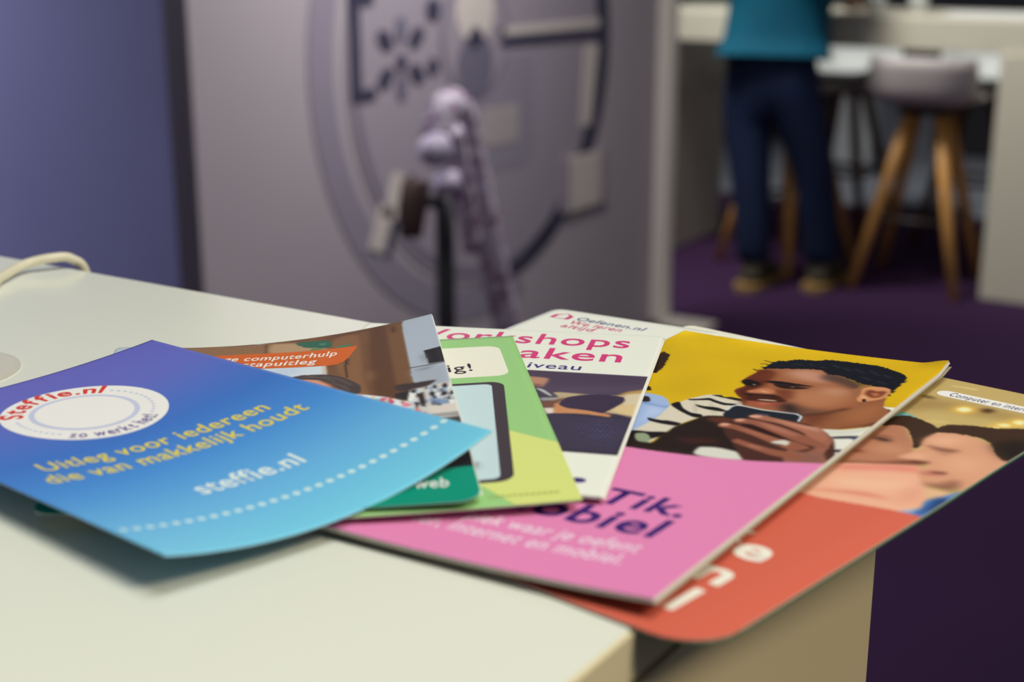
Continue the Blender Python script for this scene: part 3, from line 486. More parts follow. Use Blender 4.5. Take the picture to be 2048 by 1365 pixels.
        ('p', (200, 210, 220), 0.2, 0.9, 0, 0, [(101.6, 80.5), (101.3, 81.5), (101, 81), (101, 79.5), (101.6, 79.3)]),
        ('p', (230, 235, 240), 0.2, 0.9, 0, 0, [(96, 70), (95.7, 71.2), (95.3, 70.5), (95.2, 68.8), (95.8, 68.6)]),
        ('p', (40, 40, 46), 0.2, 0.9, 0, 0, [(95.7, 70.1), (95, 71.9), (94.1, 70.7), (94.6, 68.4), (95.2, 67.9)]),
        ('p', (120, 150, 190), 0.2, 0.9, 0, 0, [(105, 71.5), (104.8, 72.5), (104.5, 72), (104.5, 70.5), (105, 70.3)]),
        ('p', (90, 60, 44), 0.2, 0.9, 0, 0, [(96.7, 79.9), (96.3, 81.5), (95.9, 80.7), (95.9, 78.5), (96.7, 78.1)]),
        ('p', (200, 210, 220), 0.2, 0.9, 0, 0, [(104.8, 68.6), (104.5, 69.6), (103.9, 68.9), (104.2, 67.6), (104.7, 67.4)]),
        ('p', (120, 150, 190), 0.2, 0.9, 0, 0, [(106.5, 72.9), (105.7, 74.6), (104.9, 73.5), (105.5, 71.1), (106.1, 70.5)]),
        ('p', (40, 40, 46), 0.2, 0.9, 0, 0, [(100.3, 77.1), (99.6, 78.4), (99.1, 77.6), (99.2, 75.7), (99.9, 75.4)]),
        ('p', (40, 40, 46), 0.2, 0.9, 0, 0, [(99.8, 73.5), (99.1, 74.8), (98.4, 73.9), (98.8, 72), (99.4, 71.7)]),
        ('p', (230, 235, 240), 0.2, 0.9, 0, 0, [(101.7, 79.2), (101.2, 80.4), (100.8, 79.7), (101, 78), (101.5, 77.7)]),
        ('p', (120, 150, 190), 0.2, 0.9, 0, 0, [(102.9, 81.2), (102.2, 82.8), (101.2, 81.7), (101.5, 79.5), (102.3, 79.1)]),
        ('p', (120, 150, 190), 0.2, 0.9, 0, 0, [(97.7, 79.4), (97.1, 80.7), (96.5, 79.8), (96.6, 78), (97.3, 77.7)]),
        ('p', (230, 235, 240), 0.2, 0.9, 0, 0, [(104.9, 70.8), (104.3, 72.1), (103.6, 71.2), (103.9, 69.4), (104.5, 69)]),
        ('p', (120, 150, 190), 0.2, 0.9, 0, 0, [(102.4, 75.7), (102, 77.4), (101.5, 76.5), (101.8, 74.2), (102.3, 73.7)]),
        ('p', (28, 26, 30), 0.2, 0.9, 0, 0, [(101.1, 82.4), (100.7, 84.2), (99.7, 83.1), (100.1, 80.9), (101, 80.5)]),
        ('p', (40, 40, 46), 0.2, 0.9, 0, 0, [(100.9, 68.6), (100.5, 70.2), (99.8, 69.2), (99.9, 67.1), (100.7, 66.8)]),
        ('p', (40, 40, 46), 0.2, 0.9, 0, 0, [(94.5, 79.7), (94.2, 81.1), (93.7, 80.3), (93.6, 78.4), (94.4, 78.1)]),
        ('p', (120, 150, 190), 0.2, 0.9, 0, 0, [(100.2, 75.8), (99.8, 76.5), (99.6, 76.1), (99.7, 75.1), (99.9, 74.9)]),
        ('p', (28, 26, 30), 0.2, 0.9, 0, 0, [(95.4, 72.6), (94.9, 74.2), (94.4, 73.3), (94.7, 71.1), (95.3, 70.7)]),
        ('p', (40, 40, 46), 0.2, 0.9, 0, 0, [(104, 77.6), (103.6, 79.6), (102.6, 78.4), (102.9, 75.9), (104, 75.5)]),
        ('p', (90, 60, 44), 0.2, 0.9, 0, 0, [(95.5, 80.3), (95.2, 81.1), (94.9, 80.7), (94.9, 79.5), (95.3, 79.4)]),
        ('p', (120, 150, 190), 0.2, 0.9, 0, 0, [(102.7, 82.7), (102.5, 83.3), (102.3, 82.9), (102.4, 82.2), (102.6, 82)]),
        ('p', (28, 26, 30), 0.2, 0.9, 0, 0, [(103.9, 69.5), (103.3, 71.1), (102.6, 70.1), (102.6, 67.8), (103.6, 67.6)]),
        ('p', (230, 235, 240), 0.2, 0.9, 0, 0, [(104.5, 74), (104.3, 74.7), (103.9, 74.2), (104.1, 73.3), (104.4, 73.1)]),
        ('p', (200, 210, 220), 0.2, 0.9, 0, 0, [(93.5, 78), (93.4, 78.9), (93.1, 78.4), (93.2, 77.3), (93.5, 77)]),
        ('p', (40, 40, 46), 0.2, 0.9, 0, 0, [(105.4, 76.4), (105, 77.3), (104.8, 76.8), (104.9, 75.5), (105.2, 75.2)]),
        ('p', (40, 40, 46), 0.2, 0.9, 0, 0, [(94.4, 72.1), (94.1, 73.2), (93.7, 72.6), (93.7, 71.1), (94.2, 70.8)]),
        ('p', (28, 26, 30), 0.2, 0.9, 0, 0, [(96, 78.5), (95.6, 80.2), (95, 79.2), (95, 76.9), (95.8, 76.5)]),
        ('p', (230, 235, 240), 0.2, 0.9, 0, 0, [(103, 76.3), (102.6, 78), (101.9, 77), (102, 74.6), (102.9, 74.3)]),
        ('p', (230, 235, 240), 0.2, 0.9, 0, 0, [(101.4, 81.4), (100.7, 82.4), (100.3, 81.7), (100.5, 80.3), (101, 80)]),
        ('p', (90, 60, 44), 0.2, 0.9, 0, 0, [(99.7, 81.1), (99.1, 83.1), (98.3, 82), (98.6, 79.4), (99.5, 78.9)]),
        ('p', (120, 150, 190), 0.2, 0.9, 0, 0, [(99.6, 69.4), (99.2, 70.9), (98.8, 70.1), (98.7, 68), (99.5, 67.7)]),
        ('p', (28, 26, 30), 0.2, 0.9, 0, 0, [(103, 75.1), (102.4, 76.7), (101.5, 75.7), (101.9, 73.5), (102.7, 73.1)]),
        ('p', (120, 150, 190), 0.2, 0.9, 0, 0, [(99.3, 78.8), (98.9, 80.7), (98.2, 79.6), (98.1, 77.1), (99.2, 76.7)]),
        ('p', (90, 60, 44), 0.2, 0.9, 0, 0, [(94.7, 82.3), (94.1, 83.6), (93.6, 82.9), (93.6, 81), (94.3, 80.7)]),
        ('p', (90, 60, 44), 0.2, 0.9, 0, 0, [(102.5, 72), (102.2, 73.4), (101.5, 72.5), (101.8, 70.8), (102.3, 70.5)]),
        ('p', (120, 150, 190), 0.2, 0.9, 0, 0, [(103.5, 72), (103, 73.8), (102.4, 72.8), (102.6, 70.4), (103.5, 70)]),
        ('p', (28, 26, 30), 0.2, 0.9, 0, 0, [(103.5, 75.8), (103.1, 77.1), (102.5, 76.3), (102.5, 74.5), (103.3, 74.3)]),
        ('p', (230, 235, 240), 0.2, 0.9, 0, 0, [(94.8, 72.4), (94.2, 74.3), (93.1, 73.1), (93.3, 70.5), (94.4, 70.2)]),
        ('p', (230, 235, 240), 0.2, 0.9, 0, 0, [(94.3, 76.1), (93.5, 78), (92.4, 76.8), (93, 74.2), (93.8, 73.6)]),
        ('p', (90, 60, 44), 0.2, 0.9, 0, 0, [(96.1, 74.2), (95.7, 75.9), (95.2, 75), (95.2, 72.7), (96, 72.3)]),
        ('p', (90, 60, 44), 0.2, 0.9, 0, 0, [(95.8, 78.2), (95.5, 80), (95, 79.1), (94.9, 76.7), (95.7, 76.2)]),
        ('p', (230, 235, 240), 0.2, 0.9, 0, 0, [(101.5, 74.8), (101.1, 75.5), (100.8, 75.1), (100.9, 74), (101.3, 73.9)]),
        ('p', (200, 210, 220), 0.2, 0.9, 0, 0, [(104.2, 77.9), (103.3, 79.6), (102.5, 78.5), (102.8, 76), (103.6, 75.5)]),
        ('p', (28, 26, 30), 0.2, 0.9, 0, 0, [(94.7, 69.9), (94.2, 71.3), (93.5, 70.4), (93.6, 68.4), (94.4, 68.1)]),
        ('p', (200, 210, 220), 0.2, 0.9, 0, 0, [(94.8, 77.4), (94.1, 79), (93.3, 78), (93.7, 75.8), (94.2, 75.3)]),
        ('p', (200, 210, 220), 0.2, 0.9, 0, 0, [(94.1, 81.8), (93.6, 83.1), (93.2, 82.4), (93.2, 80.6), (93.8, 80.2)]),
        ('p', (120, 150, 190), 0.2, 0.9, 0, 0, [(104.8, 75), (104.6, 75.7), (104.4, 75.3), (104.5, 74.4), (104.8, 74.2)]),
        ('p', (40, 40, 46), 0.2, 0.9, 0, 0, [(94.9, 80.8), (94.5, 82.1), (94, 81.4), (94.1, 79.6), (94.7, 79.2)]),
        ('p', (200, 210, 220), 0.2, 0.9, 0, 0, [(101.4, 78.2), (100.7, 80.1), (100.1, 79), (100.1, 76.3), (101.1, 75.8)]),
        ('p', (40, 40, 46), 0.2, 0.9, 0, 0, [(99.6, 75.2), (99, 76.2), (98.7, 75.6), (98.6, 74), (99.2, 73.7)]),
        ('p', (230, 235, 240), 0.2, 0.9, 0, 0, [(95.6, 77.8), (95.3, 79.7), (94.6, 78.7), (94.8, 76.3), (95.6, 75.9)]),
        ('p', (120, 150, 190), 0.2, 0.9, 0, 0, [(99.5, 71.1), (99.2, 72), (98.8, 71.4), (98.9, 70.1), (99.4, 69.9)]),
        ('p', (28, 26, 30), 0.2, 0.9, 0, 0, [(105.3, 75.6), (104.7, 77.3), (104.1, 76.3), (104.2, 74), (105.1, 73.6)]),
        ('p', (40, 40, 46), 0.2, 0.9, 0, 0, [(99.9, 74.2), (99.4, 75.5), (98.8, 74.6), (99.1, 73), (99.6, 72.6)]),
        ('p', (28, 26, 30), 0.2, 0.9, 0, 0, [(98.2, 68.6), (97.8, 69.4), (97.5, 68.9), (97.7, 67.8), (98, 67.5)]),
        ('p', (200, 210, 220), 0.2, 0.9, 0, 0, [(96.4, 70.5), (95.3, 72.4), (94.8, 71.3), (95, 68.5), (95.7, 67.9)]),
        ('p', (200, 210, 220), 0.2, 0.9, 0, 0, [(104.1, 71.7), (103.7, 72.5), (103.3, 72), (103.4, 70.8), (103.9, 70.7)]),
        ('p', (40, 40, 46), 0.2, 0.9, 0, 0, [(104.4, 79.5), (103.5, 81.1), (103, 80.2), (103.2, 77.7), (103.9, 77.3)]),
        ('p', (90, 60, 44), 0.2, 0.9, 0, 0, [(99.7, 82.2), (99.5, 82.9), (99.2, 82.4), (99.3, 81.6), (99.6, 81.4)]),
        ('p', (40, 40, 46), 0.2, 0.9, 0, 0, [(105.6, 78.4), (104.9, 79.8), (104.4, 79), (104.2, 76.8), (105.2, 76.5)]),
        ('p', (120, 150, 190), 0.2, 0.9, 0, 0, [(101.8, 72.3), (101.2, 73.7), (100.8, 72.9), (100.7, 70.7), (101.6, 70.4)]),
        ('p', (200, 210, 220), 0.2, 0.9, 0, 0, [(105.2, 78.2), (104.5, 79.8), (103.7, 78.8), (104.2, 76.6), (105, 76.2)]),
        ('p', (90, 60, 44), 0.2, 0.9, 0, 0, [(102.7, 78.3), (102.4, 78.9), (102.2, 78.6), (102.3, 77.7), (102.6, 77.6)]),
        ('p', (230, 235, 240), 0.2, 0.9, 0, 0, [(104.7, 82.4), (103.7, 84.2), (102.9, 83), (103.1, 80.4), (104, 79.9)]),
        ('p', (40, 30, 26), 0.3, 1, 0, 0, [(95.1, 72.5), (96.9, 71.2), (96.6, 83.7), (95.4, 82.3)]),
        ('p', (90, 120, 170), 0.6, 0.8, 0, 0, [(98.6, 78.8), (101.6, 78), (101.8, 82.8), (98.9, 82.7)]),
        ('p', (208, 202, 196), 0.4, 1, 0, 0, [(96.9, 83.8), (105.4, 83.3), (105.4, 89.6), (97.5, 89)]),
        ('p', (150, 148, 150), 0.3, 1, 0, 0, [(97.4, 89.5), (105.3, 90), (105.4, 93.1), (98.5, 91.7)]),
        ('p', (70, 64, 62), 0.3, 1, 0, 0, [(99, 93.2), (105, 93.5), (105.8, 98.5), (100, 96.6)]),
    ],
    'work': [
        ('p', (84, 72, 94), 2.5, 0.8, 0, 0, [(74.2, 63.4), (106.3, 56.9), (106.5, 64.1), (78.6, 69.8)]),
        ('p', (176, 128, 108), 0.5, 1, 0, 0, [(68, 54.3), (70.8, 53.8), (74.9, 54.6), (75.4, 57.3), (74.9, 63.5), (72, 63.3), (69.1, 60.1)]),
        ('p', (110, 80, 80), 0.6, 0.8, 0, 0, [(71.5, 60.7), (74.5, 61.2), (74.3, 63.9), (72.1, 64)]),
        ('p', (178, 160, 130), 0.4, 1, 0, 0, [(79.3, 68.4), (88.3, 68.3), (98, 67.9), (106.3, 60), (108.1, 70.8), (106.7, 87.2), (104.5, 85.4), (97, 84.2), (81, 78.4)]),
        ('p', (208, 186, 142), 1, 1, 0, 0, [(97.4, 80.8), (101.1, 75.2), (106.8, 75), (106.6, 86.3), (102.1, 85.4)]),
        ('p', (206, 192, 168), 0.4, 1, 0, 0, [(100.4, 66.2), (106, 63.7), (106.5, 75), (100.9, 76.2)]),
        ('p', (176, 140, 80), 0.5, 1, 0, 0, [(98.4, 68.3), (101.1, 63.2), (106.1, 61.1), (105.9, 63.4), (101.1, 65.7)]),
        ('p', (66, 62, 76), 0.3, 1, 0, 0, [(72.1, 64), (76.2, 65.6), (81.1, 72.1), (79.7, 74.4), (75.5, 73.5)]),
        ('p', (178, 180, 188), 0.3, 1, 0, 0, [(72.9, 64.9), (75.7, 66.2), (79.1, 71.2), (78.6, 72), (75.5, 68.4)]),
        ('p', (150, 150, 156), 0.5, 1, 0, 0, [(76, 74.4), (81.6, 72.8), (80.6, 76), (76.8, 77.2)]),
        ('p', (112, 76, 62), 0.5, 1, 0, 0, [(76.4, 78.5), (79.8, 76.6), (83.7, 72.6), (81.8, 80.2), (82.4, 83.1), (78.4, 82.6)]),
        ('p', (216, 206, 196), 0.4, 1, 0, 0, [(78.6, 83.7), (82.1, 82.8), (83.3, 87), (80.8, 89)]),
        ('p', (190, 134, 94), 0.3, 1, 0, 0, [(81.4, 79.3), (82.8, 78.5), (85.6, 82.3), (91.4, 82.8), (95.5, 84.2), (98.8, 86.1), (99, 88.1), (95, 87.4), (83.4, 88.4)]),
        ('p', (57, 47, 71), 0.3, 1, 0.15, 0, [(82.6, 79.2), (83.7, 72.8), (87.8, 69.4), (92.5, 67.8), (96.9, 68.1), (100.4, 69.2), (101, 73.4), (99.2, 78.7), (97.4, 82.9), (96.2, 85), (93, 83.8), (88.7, 82.8), (85.3, 82.1)]),
        ('p', (56, 50, 70), 0.25, 1, 0, 0, [(80.4, 90.5), (84.7, 87.4), (91.7, 86.7), (96.6, 88.1), (98.7, 88.2), (99.2, 85.1), (100.6, 85.3), (103.8, 86.9), (105.7, 89.5), (105.3, 99.1), (105.6, 110.1), (105.8, 120.5), (91.5, 121.2), (87.9, 109.7)]),
        ('p', (71, 71, 98), 0.2, 0.9, 0, 0, [(81.8, 89.7), (82.4, 89.8), (82.5, 90.6), (82, 90.6)]),
        ('p', (71, 71, 98), 0.2, 0.9, 0, 0, [(82.8, 91.7), (83.3, 91.8), (83.5, 92.6), (83, 92.6)]),
        ('p', (71, 71, 99), 0.2, 0.9, 0, 0, [(82.6, 94), (83.1, 94.1), (83.3, 94.8), (82.8, 94.9)]),
        ('p', (72, 72, 100), 0.2, 0.9, 0, 0, [(83.5, 96), (84.1, 96), (84.2, 96.8), (83.7, 96.8)]),
        ('p', (72, 72, 100), 0.2, 0.9, 0, 0, [(83.3, 98.2), (83.9, 98.2), (84, 99), (83.5, 99)]),
        ('p', (72, 72, 100), 0.2, 0.9, 0, 0, [(84.3, 100.1), (84.8, 100.2), (85, 100.9), (84.4, 101)]),
        ('p', (72, 72, 100), 0.2, 0.9, 0, 0, [(84.1, 102.3), (84.6, 102.3), (84.8, 103.1), (84.2, 103.1)]),
        ('p', (72, 72, 100), 0.2, 0.9, 0, 0, [(85, 104.2), (85.5, 104.2), (85.7, 105), (85.2, 105)]),
        ('p', (71, 71, 99), 0.2, 0.9, 0, 0, [(84.8, 106.3), (85.3, 106.4), (85.5, 107.1), (85, 107.1)]),
        ('p', (71, 71, 98), 0.2, 0.9, 0, 0, [(85.7, 108.2), (86.2, 108.2), (86.4, 109), (85.9, 109)]),
        ('p', (71, 71, 98), 0.2, 0.9, 0, 0, [(85.5, 110.2), (86, 110.3), (86.2, 111), (85.7, 111.1)]),
        ('p', (70, 70, 97), 0.2, 0.9, 0, 0, [(86.4, 112.1), (86.9, 112.1), (87, 112.8), (86.5, 112.9)]),
        ('p', (70, 70, 97), 0.2, 0.9, 0, 0, [(86.2, 114.1), (86.7, 114.2), (86.8, 114.9), (86.3, 114.9)]),
        ('p', (71, 71, 99), 0.2, 0.9, 0, 0, [(83.2, 89.7), (83.7, 89.8), (83.9, 90.6), (83.4, 90.6)]),
        ('p', (72, 72, 100), 0.2, 0.9, 0, 0, [(84.1, 91.8), (84.7, 91.8), (84.9, 92.6), (84.3, 92.6)]),
        ('p', (72, 72, 101), 0.2, 0.9, 0, 0, [(83.9, 94), (84.5, 94.1), (84.7, 94.9), (84.1, 94.9)]),
        ('p', (73, 73, 102), 0.2, 0.9, 0, 0, [(84.9, 96), (85.4, 96.1), (85.6, 96.8), (85.1, 96.9)]),
        ('p', (73, 73, 103), 0.2, 0.9, 0, 0, [(84.7, 98.2), (85.2, 98.3), (85.4, 99), (84.9, 99.1)]),
        ('p', (74, 74, 103), 0.2, 0.9, 0, 0, [(85.6, 100.1), (86.1, 100.2), (86.3, 101), (85.8, 101)]),
        ('p', (73, 73, 103), 0.2, 0.9, 0, 0, [(85.4, 102.3), (85.9, 102.4), (86.1, 103.1), (85.6, 103.1)]),
        ('p', (73, 73, 102), 0.2, 0.9, 0, 0, [(86.3, 104.2), (86.8, 104.3), (87, 105), (86.5, 105)]),
        ('p', (72, 72, 101), 0.2, 0.9, 0, 0, [(86.1, 106.3), (86.6, 106.4), (86.8, 107.1), (86.3, 107.1)]),
        ('p', (72, 72, 100), 0.2, 0.9, 0, 0, [(87, 108.2), (87.5, 108.2), (87.7, 109), (87.2, 109)]),
        ('p', (71, 71, 99), 0.2, 0.9, 0, 0, [(86.8, 110.3), (87.3, 110.3), (87.5, 111), (87, 111.1)]),
        ('p', (71, 71, 98), 0.2, 0.9, 0, 0, [(87.7, 112.1), (88.2, 112.1), (88.3, 112.9), (87.8, 112.9)]),
        ('p', (70, 70, 97), 0.2, 0.9, 0, 0, [(87.5, 114.1), (88, 114.2), (88.1, 114.9), (87.6, 114.9)]),
        ('p', (72, 72, 101), 0.2, 0.9, 0, 0, [(84.6, 89.8), (85.1, 89.8), (85.3, 90.6), (84.8, 90.7)]),
        ('p', (73, 73, 103), 0.2, 0.9, 0, 0, [(85.5, 91.8), (86.1, 91.9), (86.2, 92.7), (85.7, 92.7)]),
        ('p', (74, 74, 105), 0.2, 0.9, 0, 0, [(85.3, 94), (85.8, 94.1), (86, 94.9), (85.5, 94.9)]),
        ('p', (75, 75, 107), 0.2, 0.9, 0, 0, [(86.2, 96), (86.8, 96.1), (86.9, 96.9), (86.4, 96.9)]),
        ('p', (76, 76, 108), 0.2, 0.9, 0, 0, [(86, 98.2), (86.6, 98.3), (86.7, 99.1), (86.2, 99.1)]),
        ('p', (76, 76, 108), 0.2, 0.9, 0, 0, [(86.9, 100.2), (87.5, 100.2), (87.6, 101), (87.1, 101)]),
        ('p', (76, 76, 108), 0.2, 0.9, 0, 0, [(86.7, 102.3), (87.3, 102.4), (87.4, 103.1), (86.9, 103.2)]),
        ('p', (75, 75, 107), 0.2, 0.9, 0, 0, [(87.6, 104.2), (88.1, 104.3), (88.3, 105), (87.8, 105.1)]),
        ('p', (74, 74, 105), 0.2, 0.9, 0, 0, [(87.4, 106.3), (87.9, 106.4), (88.1, 107.1), (87.6, 107.2)]),
        ('p', (73, 73, 103), 0.2, 0.9, 0, 0, [(88.3, 108.2), (88.8, 108.3), (89, 109), (88.5, 109)]),
        ('p', (72, 72, 101), 0.2, 0.9, 0, 0, [(88.1, 110.3), (88.6, 110.3), (88.8, 111.1), (88.3, 111.1)]),
        ('p', (71, 71, 99), 0.2, 0.9, 0, 0, [(89, 112.1), (89.5, 112.2), (89.6, 112.9), (89.1, 112.9)]),
        ('p', (71, 71, 98), 0.2, 0.9, 0, 0, [(88.8, 114.1), (89.3, 114.2), (89.4, 114.9), (88.9, 114.9)]),
        ('p', (74, 74, 104), 0.2, 0.9, 0, 0, [(85.9, 89.8), (86.5, 89.9), (86.7, 90.7), (86.1, 90.7)]),
        ('p', (75, 75, 107), 0.2, 0.9, 0, 0, [(86.9, 91.8), (87.4, 91.9), (87.6, 92.7), (87, 92.7)]),
        ('p', (77, 77, 110), 0.2, 0.9, 0, 0, [(86.7, 94.1), (87.2, 94.1), (87.4, 94.9), (86.8, 94.9)]),
        ('p', (79, 79, 113), 0.2, 0.9, 0, 0, [(87.6, 96.1), (88.1, 96.1), (88.3, 96.9), (87.8, 96.9)]),
        ('p', (80, 80, 115), 0.2, 0.9, 0, 0, [(87.4, 98.3), (87.9, 98.3), (88.1, 99.1), (87.5, 99.1)]),
        ('p', (80, 80, 116), 0.2, 0.9, 0, 0, [(88.3, 100.2), (88.8, 100.3), (89, 101), (88.4, 101)]),
        ('p', (80, 80, 115), 0.2, 0.9, 0, 0, [(88.1, 102.3), (88.6, 102.4), (88.7, 103.2), (88.2, 103.2)]),
        ('p', (79, 79, 113), 0.2, 0.9, 0, 0, [(88.9, 104.2), (89.5, 104.3), (89.6, 105), (89.1, 105.1)]),
        ('p', (77, 77, 110), 0.2, 0.9, 0, 0, [(88.7, 106.4), (89.2, 106.4), (89.4, 107.2), (88.9, 107.2)]),
        ('p', (75, 75, 107), 0.2, 0.9, 0, 0, [(89.6, 108.2), (90.1, 108.3), (90.3, 109), (89.8, 109)]),
        ('p', (74, 74, 104), 0.2, 0.9, 0, 0, [(89.4, 110.3), (89.9, 110.3), (90.1, 111.1), (89.6, 111.1)]),
        ('p', (72, 72, 101), 0.2, 0.9, 0, 0, [(90.3, 112.1), (90.8, 112.2), (90.9, 112.9), (90.4, 112.9)]),
        ('p', (71, 71, 99), 0.2, 0.9, 0, 0, [(90, 114.1), (90.5, 114.2), (90.7, 114.9), (90.2, 114.9)]),
        ('p', (76, 76, 108), 0.2, 0.9, 0, 0, [(87.3, 89.8), (87.9, 89.9), (88, 90.7), (87.5, 90.7)]),
        ('p', (78, 78, 112), 0.2, 0.9, 0, 0, [(88.2, 91.9), (88.8, 91.9), (88.9, 92.7), (88.4, 92.8)]),
        ('p', (81, 81, 118), 0.2, 0.9, 0, 0, [(88, 94.1), (88.6, 94.2), (88.7, 95), (88.2, 95)]),
        ('p', (84, 84, 122), 0.2, 0.9, 0, 0, [(88.9, 96.1), (89.5, 96.2), (89.6, 96.9), (89.1, 96.9)]),
        ('p', (85, 85, 125), 0.2, 0.9, 0, 0, [(88.7, 98.3), (89.2, 98.3), (89.4, 99.1), (88.9, 99.1)]),
        ('p', (86, 86, 127), 0.2, 0.9, 0, 0, [(89.6, 100.2), (90.1, 100.3), (90.3, 101), (89.8, 101.1)]),
        ('p', (85, 85, 125), 0.2, 0.9, 0, 0, [(89.4, 102.4), (89.9, 102.4), (90.1, 103.2), (89.5, 103.2)]),
        ('p', (84, 84, 122), 0.2, 0.9, 0, 0, [(90.3, 104.3), (90.8, 104.3), (90.9, 105.1), (90.4, 105.1)]),
        ('p', (81, 81, 118), 0.2, 0.9, 0, 0, [(90, 106.4), (90.6, 106.4), (90.7, 107.2), (90.2, 107.2)]),
        ('p', (78, 78, 112), 0.2, 0.9, 0, 0, [(90.9, 108.2), (91.4, 108.3), (91.6, 109), (91.1, 109)]),
        ('p', (76, 76, 108), 0.2, 0.9, 0, 0, [(90.7, 110.3), (91.2, 110.4), (91.3, 111.1), (90.8, 111.1)]),
        ('p', (74, 74, 104), 0.2, 0.9, 0, 0, [(91.5, 112.1), (92.1, 112.2), (92.2, 112.9), (91.7, 112.9)]),
        ('p', (72, 72, 101), 0.2, 0.9, 0, 0, [(91.3, 114.2), (91.8, 114.2), (92, 114.9), (91.5, 114.9)]),
        ('p', (78, 78, 112), 0.2, 0.9, 0, 0, [(88.7, 89.9), (89.2, 90), (89.4, 90.8), (88.8, 90.8)]),
        ('p', (82, 82, 119), 0.2, 0.9, 0, 0, [(89.6, 91.9), (90.1, 92), (90.3, 92.8), (89.8, 92.8)]),
        ('p', (86, 86, 127), 0.2, 0.9, 0, 0, [(89.4, 94.1), (89.9, 94.2), (90.1, 95), (89.5, 95)]),
        ('p', (90, 90, 133), 0.2, 0.9, 0, 0, [(90.3, 96.1), (90.8, 96.2), (91, 97), (90.4, 97)]),
        ('p', (92, 92, 138), 0.2, 0.9, 0, 0, [(90, 98.3), (90.6, 98.4), (90.7, 99.1), (90.2, 99.2)]),
        ('p', (93, 93, 140), 0.2, 0.9, 0, 0, [(90.9, 100.2), (91.5, 100.3), (91.6, 101.1), (91.1, 101.1)]),
        ('p', (92, 92, 138), 0.2, 0.9, 0, 0, [(90.7, 102.4), (91.2, 102.5), (91.4, 103.2), (90.9, 103.2)]),
        ('p', (90, 90, 133), 0.2, 0.9, 0, 0, [(91.6, 104.3), (92.1, 104.3), (92.2, 105.1), (91.7, 105.1)]),
        ('p', (86, 86, 127), 0.2, 0.9, 0, 0, [(91.3, 106.4), (91.9, 106.5), (92, 107.2), (91.5, 107.2)]),
        ('p', (82, 82, 119), 0.2, 0.9, 0, 0, [(92.2, 108.2), (92.7, 108.3), (92.9, 109), (92.4, 109.1)]),
        ('p', (78, 78, 112), 0.2, 0.9, 0, 0, [(92, 110.3), (92.5, 110.4), (92.6, 111.1), (92.1, 111.1)]),
        ('p', (75, 75, 107), 0.2, 0.9, 0, 0, [(92.8, 112.1), (93.3, 112.2), (93.5, 112.9), (93, 112.9)]),
        ('p', (73, 73, 103), 0.2, 0.9, 0, 0, [(92.6, 114.2), (93.1, 114.2), (93.3, 114.9), (92.8, 114.9)]),
        ('p', (81, 81, 118), 0.2, 0.9, 0, 0, [(90, 89.9), (90.6, 90), (90.7, 90.8), (90.2, 90.8)]),
        ('p', (86, 86, 127), 0.2, 0.9, 0, 0, [(90.9, 91.9), (91.5, 92), (91.6, 92.8), (91.1, 92.8)]),
        ('p', (92, 92, 137), 0.2, 0.9, 0, 0, [(90.7, 94.2), (91.2, 94.2), (91.4, 95), (90.9, 95)]),
        ('p', (96, 96, 146), 0.2, 0.9, 0, 0, [(91.6, 96.1), (92.1, 96.2), (92.3, 97), (91.8, 97)]),
        ('p', (100, 100, 153), 0.2, 0.9, 0, 0, [(91.4, 98.3), (91.9, 98.4), (92.1, 99.2), (91.5, 99.2)]),
        ('p', (101, 101, 155), 0.2, 0.9, 0, 0, [(92.3, 100.3), (92.8, 100.3), (92.9, 101.1), (92.4, 101.1)]),
        ('p', (100, 100, 153), 0.2, 0.9, 0, 0, [(92, 102.4), (92.5, 102.5), (92.7, 103.2), (92.2, 103.2)]),
        ('p', (96, 96, 146), 0.2, 0.9, 0, 0, [(92.9, 104.3), (93.4, 104.4), (93.6, 105.1), (93, 105.1)]),
        ('p', (92, 92, 137), 0.2, 0.9, 0, 0, [(92.7, 106.4), (93.2, 106.5), (93.3, 107.2), (92.8, 107.2)]),
        ('p', (86, 86, 127), 0.2, 0.9, 0, 0, [(93.5, 108.3), (94, 108.3), (94.2, 109), (93.7, 109.1)]),
        ('p', (81, 81, 118), 0.2, 0.9, 0, 0, [(93.3, 110.3), (93.8, 110.4), (93.9, 111.1), (93.4, 111.1)]),
        ('p', (77, 77, 110), 0.2, 0.9, 0, 0, [(94.1, 112.1), (94.6, 112.2), (94.8, 112.9), (94.3, 112.9)]),
        ('p', (74, 74, 105), 0.2, 0.9, 0, 0, [(93.9, 114.2), (94.4, 114.2), (94.5, 114.9), (94, 115)]),
        ('p', (84, 84, 124), 0.2, 0.9, 0, 0, [(91.4, 90), (91.9, 90), (92.1, 90.8), (91.6, 90.8)]),
        ('p', (91, 91, 135), 0.2, 0.9, 0, 0, [(92.3, 92), (92.8, 92), (93, 92.8), (92.5, 92.8)]),
        ('p', (97, 97, 148), 0.2, 0.9, 0, 0, [(92.1, 94.2), (92.6, 94.3), (92.7, 95.1), (92.2, 95.1)]),
        ('p', (103, 103, 159), 0.2, 0.9, 0, 0, [(92.9, 96.2), (93.5, 96.2), (93.6, 97), (93.1, 97)]),
        ('p', (108, 108, 167), 0.2, 0.9, 0, 0, [(92.7, 98.4), (93.2, 98.4), (93.4, 99.2), (92.9, 99.2)]),
        ('p', (109, 109, 170), 0.2, 0.9, 0, 0, [(93.6, 100.3), (94.1, 100.4), (94.2, 101.1), (93.7, 101.1)]),
        ('p', (108, 108, 167), 0.2, 0.9, 0, 0, [(93.3, 102.4), (93.9, 102.5), (94, 103.2), (93.5, 103.3)]),
        ('p', (103, 103, 159), 0.2, 0.9, 0, 0, [(94.2, 104.3), (94.7, 104.4), (94.9, 105.1), (94.4, 105.1)]),
